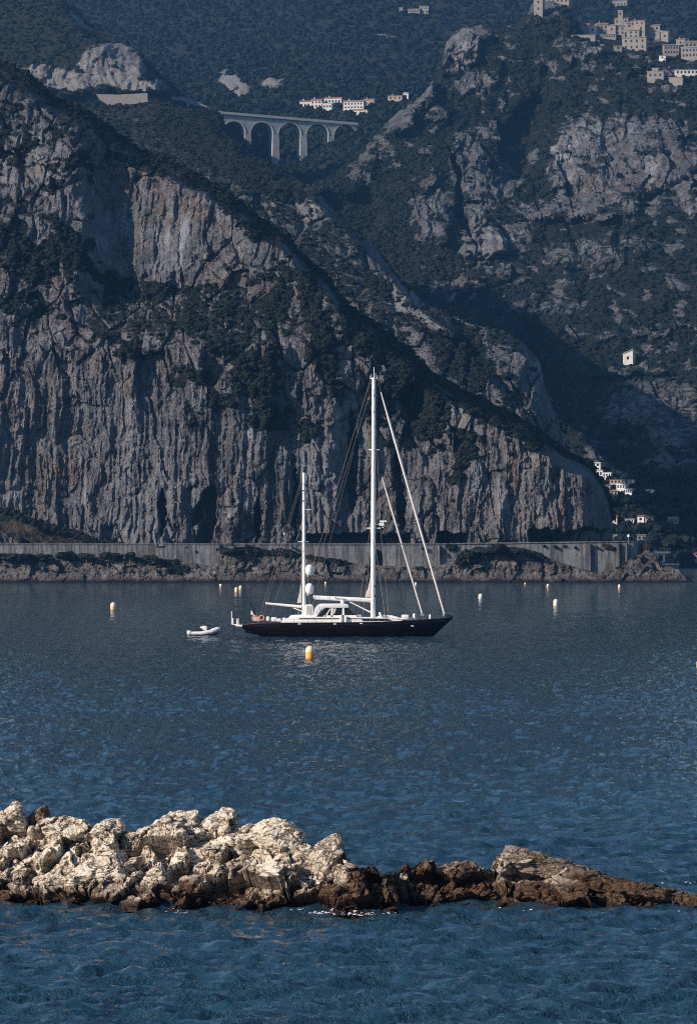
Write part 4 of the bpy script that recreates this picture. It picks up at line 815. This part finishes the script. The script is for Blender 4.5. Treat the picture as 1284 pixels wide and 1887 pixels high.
BL = [(334, 1526, 52, 38, 'pale rounded boulder forming the left peak of the reef crest', 3, 12), (411, 1524, 40, 32, 'flat topped pale boulder on the crest right of the left peak', 5, 5), (522, 1544, 58, 44, 'large bright boulder forming the middle peak of the crest', 8, 14),
      (604, 1584, 46, 46, 'pale topped craggy boulder at the right end of the bright rocks', 11, 10, .25), (283, 1556, 52, 36, 'big smooth cream block left of the reef centre', 14, 18), (136, 1528, 46, 30, 'pale jagged boulder on the crest at the left', 17, 10),
      (200, 1530, 34, 24, 'small cream boulder with yellow lichen on the left crest', 19, -8), (74, 1505, 23, 22, 'dark brown lump of rock on the crest at the far left', 23, 5, .85), (24, 1508, 30, 28, 'greyish boulder at the left edge of the crest', 27, 0, .15),
      (190, 1610, 72, 42, 'broad pale dome in the lower left of the reef', 31, -10), (272, 1640, 56, 30, 'triangular tan slab below the cream block', 33, -18, .2), (455, 1556, 56, 34, 'smooth pale slope below the middle peak', 37, 22), (385, 1585, 44, 40, 'fractured pale boulder at the centre of the reef', 41, 30),
      (560, 1600, 42, 34, 'tan boulder with brown foot below the craggy end', 43, -20, .35), (642, 1640, 42, 34, 'brown boulder near the waterline below the craggy end', 47, 8, .65), (600, 1662, 34, 18, 'low brown rock at the waterline beside the foam', 51, 0, .9), (425, 1650, 50, 22, 'long brown rock at the waterline below the centre', 53, 6, .75),
      (360, 1635, 34, 26, 'tan angular rock below the fractured boulder', 57, 20, .35), (60, 1560, 46, 34, 'grey white boulder low on the far left of the reef', 59, -10), (110, 1625, 50, 28, 'jumbled pale rock above the waterline at the left', 61, 8, .1),
      (848, 1606, 48, 22, 'dark brown craggy boulder left of the tan slab', 67, 4, .8), (934, 1586, 23, 30, 'upright tan block split off the left end of the slab', 71, 24, .5), (1015, 1598, 100, 30, 'tall pale end of the tan slab beside the cleft', 73, 17, .75), (1110, 1626, 85, 24, 'middle of the tan slab sloping to the right', 79, 15, .9),
      (1010, 1644, 70, 28, 'tan block in front of the slab above the water', 83, 8, .6), (1190, 1645, 70, 22, 'long brown rock near the right edge of the reef', 91, 11, .75), (1262, 1662, 46, 18, 'last low brown rock at the right edge', 97, 10, .8), (745, 1611, 10, 10, 'small white topped stone on the dark middle of the reef', 101, 0, -.6)]
for b in BL: boulder(*b[:6], tilt=b[6], tone=b[7] if len(b) > 7 else 0.0)
SM = [boulder_mesh('stone', 200 + i, 3, (.34, .3, .26), 0, 16) for i in range(6)]
SMb = [boulder_mesh('stone', 220 + i, 3, (.34, .3, .22), .85, 16) for i in range(3)]
rg = random.Random(3)
for i in range(110):
    c_ = rg.randrange(30, 960); r_ = int(119 * rg.random() ** .9)
    x, y, z = Xr2[r_, c_], Yr[r_, c_], Zr2[r_, c_]
    if z < -.1: continue
    px = cp[c_]; o = link(bpy.data.objects.new('stone', (SMb if (px > 660 or rg.random() < .08) else SM)[i % 3 if px > 660 else i % 3]), reef)
    s = rg.uniform(.35, 1.25) * (.7 if px > 660 else 1); o.scale = (s * rg.uniform(.8, 1.5), s, s * rg.uniform(.7, 1.1)); o.location = (x, y, z); o.rotation_euler = (rg.uniform(-.5, .5), rg.uniform(-.3, .9), rg.uniform(0, 6.3))
# foam and low rocks awash
m = mat('sea_foam', (.75, .77, .78), .6); MAT['foam'] = m
mb = MB(); rg = random.Random(9)
for (px, py, wpx, k) in [(590, 1681, 46, 190), (660, 1684, 30, 60), (1258, 1627, 34, 26), (700, 1684, 30, 20), (330, 1681, 20, 10), (960, 1678, 60, 22), (1240, 1683, 40, 18)]:
    for _ in range(k):
        D = 120000 / (py + rg.uniform(-3, 5) - HY); x = (px + rg.gauss(0, .5) * wpx - HX) / FP * D; s = rg.uniform(.012, .05)
        g = bmesh.ops.create_icosphere(mb.bm, subdivisions=1, radius=1, matrix=Matrix.Translation((x, D, rg.uniform(.02, .10))) @ Matrix.Rotation(rg.uniform(0, 3), 4, 'Z') @ Matrix.Diagonal((s * 1.9, s, s * .35, 1)))
tag(mb.build('sea_foam', MAT['foam'], smooth=True), 'flecks of white foam where the sea washes round the reef', 'foam', None, 'stuff')
for i, (px, py, rx, ry, lb) in enumerate([(672, 1668, 20, 12, 'dark weedy rock awash in front of the reef'), (712, 1680, 26, 6, 'flat black rock just breaking the water'), (655, 1684, 14, 5, 'tiny brown rock awash beside the foam'), (1238, 1640, 12, 5, 'tiny dark rock behind the right tail of the reef')]):
    D = 120000 / (py + ry * .4 - HY); k = D / FP; o = link(bpy.data.objects.new('rock', boulder_mesh('rock', 300 + i, 4, (rx * k, rx * k * .8, ry * k * 1.3), .95))); o.location = W(px, py, D); tag(o, lb, 'rock', 'rocks awash round the reef')

# ------------------------------------------------------------------ yacht
YD = 120000 / (1173 - HY); KY = YD / FP
def yx(px): return (px - 642) * KY
def yz(py): return (1173 - py) * KY
def Q(px, py, y=0): return (yx(px), y, yz(py))
MAT['hull'] = mat('dark_maroon_hull', (.006, .002, .0025), .3, 0, .25); MAT['deck'] = mat('teak_deck', (.30, .22, .15), .7); MAT['gel'] = mat('white_gelcoat', (.78, .77, .74), .3)
MAT['mast'] = mat('white_mast_paint', (.82, .80, .76), .35); MAT['glass'] = mat('dark_tinted_glass', (.012, .01, .012), .08, 0, .6); MAT['steel'] = mat('stainless_steel', (.5, .5, .5), .3, 1); MAT['wire'] = mat('rigging_wire', (.22, .17, .15), .5, .2)
MAT['stripe'] = mat('navy_stripe', (.02, .03, .07), .4); MAT['orange'] = mat('orange_red_foam', (.66, .27, .18), .7); MAT['sail'] = mat('furled_sailcloth', (.62, .58, .54), .8); MAT['black'] = mat('black_rubber', (.015, .015, .018), .6); MAT['rubber'] = mat('pale_rubber_tube', (.62, .61, .60), .55)
yt = empty('sailing_yacht', (0, YD, 0), 0, 'dark maroon hulled two masted sailing yacht with white masts anchored in the bay', 'sailing yacht')
sx = np.concatenate([np.linspace(447, 500, 10), np.linspace(510, 780, 28), np.linspace(788, 833, 12)])
def sheer(p): return np.interp(p, [447, 470, 520, 620, 700, 760, 833], [1151.5, 1149, 1147.5, 1147, 1146, 1143.5, 1138.5])
def half(p): return np.interp(p, [447, 470, 520, 600, 680, 740, 790, 820, 833], [2.2, 2.7, 3.2, 3.5, 3.3, 2.55, 1.4, .45, .04])
def bott(p): return np.interp(p, [447, 455, 468, 482, 510, 560, 780, 798, 833], [1157, 1166, 1168.5, 1172.5, 1178, 1181, 1180, 1173, 1140])
rows = []
for p in sx:
    zs, zb, b = yz(float(sheer(p))), yz(float(bott(p))), float(half(p))
    pw_ = float(np.interp(p, [447, 520, 700, 790, 833], [.5, .42, .5, .85, 1.0])); full = []
    for a in np.linspace(-math.pi / 2, math.pi / 2, 25):
        full.append((yx(p), b * math.copysign(abs(math.sin(a)) ** pw_ if True else 0, a), zs + (zb - zs) * math.cos(a) ** (1.0 if pw_ < .8 else 1.15)))
    rows.append(full)
mb = MB(); mb.sheet(rows); 
mb.bm.faces.new([v for v in [mb.bm.verts[:][i] for i in range(25)]][::-1]) if mb.bm.verts.ensure_lookup_table() is None else None
hull = mb.build('hull', MAT['hull'], yt, True)
mb = MB(); mb.sheet([[(yx(p), float(half(p)) * s, yz(float(sheer(p))) - .04 + .10 * (1 - s * s)) for s in np.linspace(-.985, .985, 9)] for p in sx[:-1]]); mb.build('deck', MAT['deck'], yt, True)
for s in (-1, 1): MB().tube([(yx(p), s * float(half(p)), yz(float(sheer(p))) + .03) for p in sx], .06, 6).build('toe_rail', MAT['black'], yt, True)
MB().tube([(yx(p), -float(half(p)) - .02, yz(float(sheer(p))) - .28) for p in sx[4:]], .022, 5).build('cove_line', MAT['steel'], yt, True)
def slabp(poly, half_y, name, mt, parent=yt, bev=.12, taper=None):
    mb = MB(); mb.prism([Q(a, b)[::2] for a, b in poly], -half_y, half_y)
    bmesh.ops.recalc_face_normals(mb.bm, faces=mb.bm.faces)
    if bev: bmesh.ops.bevel(mb.bm, geom=list(mb.bm.edges), offset=bev, segments=2, affect='EDGES', profile=.6, clamp_overlap=True)
    return mb.build(name, MAT[mt], parent, True)
ch = slabp([(517, 1148), (521, 1142), (534, 1137.5), (560, 1136), (660, 1136.5), (718, 1138), (742, 1143.5), (746, 1146), (640, 1148)], 2.0, 'coachroof', 'gel')
slabp([(532, 1137.7), (536, 1133.5), (556, 1132.5), (580, 1133.5), (580, 1138)], 1.4, 'aft_cabin_top', 'gel')
MB().prism([Q(a, b)[::2] for a, b in ((552, 1138.6), (628, 1138.6), (628, 1140.2), (551, 1140.4))], -2.03, -1.95).build('stripe', MAT['stripe'], ch)
MB().prism([Q(a, b)[::2] for a, b in ((634, 1138.6), (712, 1139.4), (722, 1142.2), (672, 1142.6), (666, 1140.2), (634, 1140.0))], -2.03, -1.95).build('cabin_window', MAT['glass'], ch)
MB().prism([Q(a, b)[::2] for a, b in ((664, 1140.4), (715, 1140.4), (722, 1143.6), (670, 1144.2))], -2.04, -1.96).build('cabin_window', MAT['glass'], ch)
slabp([(690, 1138), (702, 1133.5), (722, 1133.8), (742, 1139.5), (742, 1142)], 1.0, 'foredeck_cabin_top', 'gel')
# pilothouse: roof, pillars and glass
ph = slabp([(562, 1137), (563, 1115), (566, 1113.5), (574, 1113.5), (576.5, 1116), (579.5, 1133), (583, 1137)], 1.5, 'pilothouse', 'gel', bev=.06)
slabp([(564.5, 1132), (565, 1117), (573.5, 1116.5), (576.5, 1132)], 1.53, 'side_curtain', 'offwhite', ph, 0)
slabp([(580, 1121), (586, 1114), (592, 1112.3), (634, 1112.2), (641, 1113.5), (643, 1119), (640, 1119.7), (612, 1120), (600, 1119.4), (591, 1125), (584, 1136), (580, 1136)], 1.65, 'roof', 'gel', ph, .10)
slabp([(586, 1136), (602, 1119.3), (641, 1119.3), (655, 1133.5), (655, 1136)], 1.48, 'windscreen', 'glass', ph, 0)
for pl in ([(598, 1136), (607.5, 1121.5), (609.5, 1121.5), (601, 1136)], [(609.5, 1136.5), (610, 1120), (613.5, 1120), (613.5, 1136.5)], [(630, 1136.5), (631, 1113), (633.5, 1113), (635, 1136.5)], [(596, 1133.8), (656, 1133.2), (657, 1136.2), (596, 1136.6)]):
    slabp(pl, 1.56, 'pillar', 'gel', ph, 0)
slabp([(613.8, 1131), (613.8, 1121), (620, 1121), (616, 1131)], 1.52, 'helm_seat', 'offwhite', ph, 0)
MB().lathe([(.02, 0), (.3, .05), (.3, .35), (.12, .6)], Q(631, 1112.4, -.4), 12).build('dome_antenna', MAT['gel'], ph, True)
# masts
def mastpart(pts, r, name, mt='mast', par=yt, n=12): return MB().tube([Q(*p) for p in pts], r, n).build(name, MAT[mt], par, True)
mm = mastpart([(687, 1140), (687.6, 1000), (688.2, 850), (688.8, 696)], [.37, .36, .34, .28], 'main_mast')
mz = mastpart([(560, 1138), (560, 1000), (560, 871)], [.28, .26, .21], 'mizzen_mast')
def spreader(par, px0, px1, py, yw, r=.09):
    mb = MB(); mb.tube([Q(px0, py), Q(px1, py)], r, 8); mb.tube([Q((px0 + px1) / 2, py, -yw), Q((px0 + px1) / 2, py, yw)], r * .9, 8); return mb.build('spreader', MAT['mast'], par, True)
spreader(mm, 679, 698, 829, 1.9); spreader(mm, 675.5, 701, 973.5, 2.4); spreader(mm, 681, 696, 697.5, .5, .07); spreader(mz, 549, 568, 998.5, 1.5, .06); spreader(mz, 557, 573, 939.5, 1.0, .06)
mb = MB()
for a, b, c in ((689, 696, 677), (692, 697, 687), (684.5, 697, 689), (682, 697, 692), (695.5, 697, 692)): mb.tube([Q(a, b), Q(a, c)], .05 if a == 689 else .03, 6)
mb.build('masthead_aerial', MAT['mast'], mm)
mb = MB(); mb.box(Q(705.5, 960.5), (13 * KY, .35, .22)); mb.tube([Q(705.5, 962), Q(705.5, 973)], .12, 8); mb.tube([Q(690, 968), Q(703, 964)], .06, 6); mb.box(Q(703, 966), (.7, .6, .5)); mb.build('radar', MAT['gel'], mm, False)
for i, q in enumerate(((689.5, 729), (689.5, 759), (693.6, 796), (690, 1080), (691, 1098))): MB().box(Q(q[0], q[1], -.36), (.20, .12, .32)).build('mast_fitting', MAT['black'], mm)
for py in (904, 923): MB().box(Q(558.3, py, -.24), (.14, .1, .2)).build('mast_fitting', MAT['black'], mz)
bo = mastpart([(578.5, 1100), (684.5, 1105.5)], [.24, .27], 'main_boom'); MB().lathe([(.30, -.15), (.33, 0), (.30, .15)], Q(579, 1100), 10, 'X').build('boom_end', MAT['gel'], bo, True)
mastpart([(580, 1101.8), (683, 1107.3)], .25, 'boom_cover', 'gel', bo)
import itertools
pts = [Q(617 + 21 * t, 1103 + 1.2 * t - 1.1 * math.sin(t * 30) * (.5 + .5 * abs(math.sin(t * 7))) - (2.2 if t < .08 else 0), -.275) for t in np.linspace(0, 1, 60)]
MB().tube(pts, .03, 4).build('handwritten_name', MAT['stripe'], bo)
mastpart([(490, 1112), (556, 1118)], [.17, .21], 'mizzen_boom'); mastpart([(489.5, 1112), (492, 1112.2)], .22, 'boom_end')
mastpart([(644, 1109), (682, 1128)], .11, 'boom_vang', 'mast', bo, 8); mastpart([(540, 1120), (556, 1126)], .07, 'boom_vang', 'mast', yt, 8)
slabp([(682.5, 1064), (683, 1101), (673.5, 1101), (674, 1094), (678, 1084)], .25, 'sail_tack', 'sail', yt, .06); slabp([(555.5, 1075), (556, 1111), (547.5, 1111), (549, 1104)], .2, 'sail_tack', 'sail', yt, .05)
for py in (1050, 1084.5):
    d = MB().lathe([(.30, -.85), (.50, -.72), (.62, -.35), (.63, .15), (.55, .5), (.36, .72), (.08, .80)], Q(570.5, py), 20).build('radome', MAT['gel'], mz, True)
    MB().tube([Q(561, py + 10), Q(570, py + 10.5)], .07, 6).tube([Q(562, py + 16), Q(569, py + 10.5)], .05, 6).build('bracket', MAT['mast'], d)
# furled headsails
for A, B, r in (((701.5, 722), (819, 1133), .19), ((704, 880), (778, 1132), .16)):
    k = 24; pp = [Q(A[0] + (B[0] - A[0]) * t, A[1] + (B[1] - A[1]) * t) for t in np.linspace(0, 1, k)]
    fs = MB().tube(pp, [r * (.45 + .55 * min(1, t * 6)) * (1 - .25 * t) * (1 + .12 * (i % 2)) for i, t in enumerate(np.linspace(0, 1, k))], 8).build('furled_headsail', MAT['sail'], yt, True)
    MB().lathe([(.10, -.25), (.30, -.2), (.30, .1), (.12, .25)], pp[-1], 10).build('furler_drum', MAT['steel'], fs)
# rigging
def wire(a, b, r=.022): MB().tube([Q(*a), Q(*b)], r * .8, 5).build('stay', MAT['wire'], yt)
wire((683, 698), (547, 1137), .03); wire((681.5, 724), (560, 1120)); wire((651, 833), (574, 1125), .02); wire((697, 700), (701, 722)); wire((691, 860), (704, 880))
wire((557, 876), (480, 1131)); wire((557, 885), (486, 1132), .018); wire((558, 960), (498, 1135), .016)
for s in (-1, 1):
    wire((688.6, 698, 0), (688.4, 829, s * 1.9), .03); wire((688.4, 829, s * 1.9), (687.8, 973.5, s * 2.4), .03); wire((687.8, 973.5, s * 2.4), (687, 1146, s * 3.1), .035)
    wire((688.2, 829, 0), (684, 973.5, s * 2.4), .022); wire((687.5, 975), (667, 1144, s * 3.1), .022); wire((687.5, 975), (710, 1144, s * 2.9), .022); wire((682, 975, s * 2), (661, 1120, s * 3.0), .02); wire((701, 975), (716, 1135, s * 2.7), .02); wire((695, 829, s), (701, 973, s * 2.0), .02)
    wire((560, 873), (558, 998, s * 1.5), .022); wire((558, 998, s * 1.5), (560, 1146, s * 3.0), .025); wire((560, 1000), (548, 1146, s * 3.0), .02); wire((560, 1000), (575, 1146, s * 3.1), .02)
# rails
for s in (-1, 1):
    st = [(p, float(sheer(p))) for p in range(486, 832, 14)]
    for p, q in st: MB().tube([Q(p, q, s * (float(half(p)) - .08)), Q(p, q - 6.5, s * (float(half(p)) - .08))], .022, 5).build('stanchion', MAT['steel'], yt)
    for hgt in (6.3, 3.3): MB().tube([Q(p, q - hgt, s * (float(half(p)) - .08)) for p, q in st], .012, 4).build('lifeline', MAT['steel'], yt)
MB().tube([Q(818, 1139, -.6), Q(820, 1131, -.6), Q(836, 1131, 0), Q(820, 1131, .6), Q(818, 1139, .6)], .03, 6).build('pulpit', MAT['steel'], yt)
MB().box(Q(823, 1134, 0), (.9, .8, .5)).tube([Q(816, 1135), Q(833, 1136)], .12, 6).build('anchor_windlass', MAT['black'], yt)
MB().tube([Q(832, 1141, -.2), Q(834.5, 1152, -.2), Q(836, 1175, -.2)], .07, 6).build('anchor_chain', MAT['black'], yt)
for p, q, w_, h_ in ((763, 1136, .45, .95), (792, 1137, .3, .8), (628.5, 1140.5, .42, 1.25), (637, 1141, .45, 1.2), (524, 1141, .6, .5), (700, 1131, .35, .5), (755, 1140, .7, .45)):
    MB().lathe([(w_ * .3, -h_ / 2), (w_ * .5, -h_ * .4), (w_ * .5, h_ * .38), (w_ * .25, h_ / 2)], Q(p, q, -2.2 if 600 < p < 660 else -.6), 12).build('fender' if 600 < p < 660 else 'ventilator', MAT['gel'], yt, True)
for p, q, w_, h_ in ((746, 1137, 1.1, .75), (505, 1141, .85, .65), (514, 1142.5, .7, .5), (494, 1140, .5, .7)):
    MB().box(Q(p, q, -1.0), (w_, .9, h_), bev=.16).build('life_raft_canister' if p > 600 else 'cushion', MAT['gel'], yt, True)
for p, q in ((483, 1138), (470.5, 1139)): MB().torus(Q(p, q, -float(half(p))), .36, .10).build('lifebuoy', MAT['orange'], yt, True)
pf = slabp([(434, 1153.5), (436, 1151), (452, 1151.5), (466, 1151.5), (466, 1153.5), (446, 1154.5)], 1.6, 'stern_platform', 'gel', bev=.04)
for p, a, b, y in ((427.5, 1126, 1150, -.8), (429.5, 1139, 1150, .5), (437, 1140, 1152, -1.2), (439, 1140, 1152, 1.2)): MB().tube([Q(p, a, y), Q(p, b, y)], .07, 6).build('post', MAT['gel'], pf)
MB().tube([Q(427, 1150, -1), Q(440, 1152, -1)], .08, 6).build('passerelle', MAT['gel'], pf)
slabp([(447.5, 1153.8), (456, 1153.8), (460, 1165), (453, 1166.2)], 1.1, 'transom_ladder', 'hull', yt, .03)
MB().tube([Q(468, 1153, -1.9), Q(460, 1163, -1.9)], .14, 6).build('exhaust_strut', MAT['steel'], yt)
MB().tube([Q(459.5, 1112, -1.4), Q(465, 1121, -1.4), Q(471, 1132, -1.4)], [.14, .22, .22], 8).build('davit_arm', MAT['black'], yt)
for p, q, w_, h_ in ((466, 1129, .5, .7), (471, 1136, .6, 1.4), (476, 1140, .5, .8)): MB().box(Q(p, q, -1.0), (w_, .6, h_), bev=.1).build('locker', MAT['gel' if p < 470 else 'offwhite'], yt, True)
for p, a, b in ((448, 1145, 1152), (456, 1148, 1152)): MB().tube([Q(p, a, 0), Q(p + 8, b, 0)], .1, 6).build('folded_gangway', MAT['black'], yt)
for p, q in ((552, 1149), (617, 1149), (665, 1148), (759, 1153)):
    MB().box(Q(p, q, -float(half(p)) - .0), (.42, .12, .13)).build('hull_light', MAT['gel'], hull)
for p in (660, 664, 703, 708): MB().lathe([(.16, 0), (.2, .1), (.13, .3)], Q(p, 1136, -1.2), 10).build('winch', MAT['steel'], yt, True)

# ------------------------------------------------------------------ tender
TD = 120000 / (1171 - HY); KT = TD / FP
def TQ(px, py, y=0): return ((px - 375) * KT, y, (1171.5 - py) * KT)
tn = empty('inflatable_tender', W(375, 1171, TD), 0, 'white inflatable tender with outboard floating astern of the yacht', 'dinghy')
for s in (-1, 1): MB().tube([TQ(353, 1167.5, s * .9), TQ(372, 1167.5, s * 1.0), TQ(390, 1165, s * .9), TQ(400, 1161.5, s * .45), TQ(403.5, 1160, 0)], [.26, .32, .33, .33, .33], 12).build('tube', MAT['rubber'], tn, True)
MB().prism([TQ(a, b)[::2] for a, b in ((355, 1169), (372, 1168), (402, 1164), (403, 1168), (398, 1173), (360, 1174))], -.7, .7).build('hull', MAT['stripe'], tn)
MB().box(TQ(377, 1160.5), (.75, .7, 1.1), bev=.15).build('console', MAT['gel'], tn, True)
MB().box(TQ(372, 1158), (.5, .6, .5), bev=.12).build('helm_seat', MAT['gel'], tn, True)
MB().box(TQ(364, 1161), (1.35, 1.2, .5), bev=.1).build('bench', MAT['black'], tn, True)
mb = MB(); mb.box(TQ(348.5, 1166), (.62, .5, .62), bev=.16); mb.tube([TQ(348.5, 1168), TQ(347, 1174)], .13, 8); mb.build('outboard', MAT['gel'], tn, True)
MB().box(TQ(354.5, 1166.5), (.4, .55, .75), bev=.06).build('engine_bracket', MAT['black'], tn, True)
MB().prism([TQ(a, b)[::2] for a, b in ((384, 1166), (388, 1160), (400, 1156), (403, 1158), (403, 1163))], -.45, .45).build('bow_cover', MAT['gel'], tn)

# ------------------------------------------------------------------ buoys
MAT['buoy_white'] = mat('buoy_white', (.80, .72, .60), .4); MAT['buoy_yellow'] = mat('buoy_yellow', (.80, .40, .08), .45); MAT['buoy_orange'] = mat('buoy_faded_orange', (.78, .50, .28), .5)
def buoy(px, pb, h, w, label, base='buoy_yellow', topm='buoy_white'):
    D = 120000 / (pb - HY); k = D / FP; H = h * k; r = w * k / 2
    t = empty('mooring_buoy', W(px, pb, D), 0, label, 'buoy', 'mooring buoys in the bay')
    MB().lathe([(r * .6, -.3 * H), (r * .9, -.1 * H), (r, .05 * H), (r, .52 * H)], n=20).build('base', MAT[base], t, True)
    MB().lathe([(r * 1.0, .523 * H), (r, .66 * H), (r * .86, .82 * H), (r * .5, .96 * H), (r * .1, H)], n=20).build('float', MAT[topm], t, True)
    MB().torus((0, 0, H * 1.02), r * .16, r * .05, 10, 5).build('ring', MAT['steel'], t)
MAT['buoy_cream'] = mat('buoy_cream', (.82, .60, .36), .45)
buoy(571, 1214, 24, 16, 'large cream and yellow mooring buoy in front of the yacht', 'buoy_yellow', 'buoy_cream')
buoy(209, 1123, 13, 10, 'white buoy with orange foot at the left of the bay', 'buoy_orange')
buoy(407, 1082, 6, 5, 'small pale buoy near the shore left of a pair')
buoy(436, 1091, 9, 7, 'nearer buoy of the pair left of the mizzen boom', 'buoy_orange', 'buoy_orange')
buoy(443.5, 1087, 8, 6, 'farther buoy of the pair left of the mizzen boom', 'buoy_orange')
buoy(600, 1077, 5, 4, 'tiny buoy seen between the two masts')
buoy(766, 1078, 5, 4, 'tiny pale buoy between the two headsails', 'buoy_white')
buoy(885, 1103, 9, 8, 'white buoy right of the yacht bow', 'buoy_white')
buoy(1023.5, 1116, 12, 9, 'larger white buoy at the right of the bay', 'buoy_white')
buoy(1009, 1082, 6, 5, 'small buoy near the shore above the larger right one', 'buoy_orange')
buoy(967, 1077, 3.5, 3, 'tiny buoy near the shore right of the outcrop')
buoy(1140.5, 1084, 7, 5, 'small pale buoy near the point on the right', 'buoy_orange')
buoy(1289.5, 1231, 16, 14, 'orange and white buoy cut by the right edge', 'buoy_orange', 'buoy_orange')

# ------------------------------------------------------------------ air
bm = bmesh.new(); bmesh.ops.create_cube(bm, size=1, matrix=Matrix.Translation((0, 2150, 300)) @ Matrix.Diagonal((6400, 6900, 900, 1)))
bm.verts.ensure_lookup_table()
for v in bm.verts:
    if v.co.z < 0: v.co.z = -700
    else: v.co.z = 1450
me = bpy.data.meshes.new('haze'); bm.to_mesh(me); bm.free()
m = bpy.data.materials.new('haze_air'); m.use_nodes = True; t = m.node_tree; t.nodes.remove(t.nodes['Principled BSDF'])
pv = t.nodes.new('ShaderNodeVolumePrincipled'); pv.inputs['Color'].default_value = (.22, .56, 1.0, 1); pv.inputs['Density'].default_value = HAZE_DENSITY; pv.inputs['Anisotropy'].default_value = .45
t.links.new(pv.outputs[0], t.nodes['Material Output'].inputs['Volume']); me.materials.append(m)
hz = link(bpy.data.objects.new('haze', me)); tag(hz, 'thin blue sea air over the bay and mountains', 'haze', None, 'stuff')
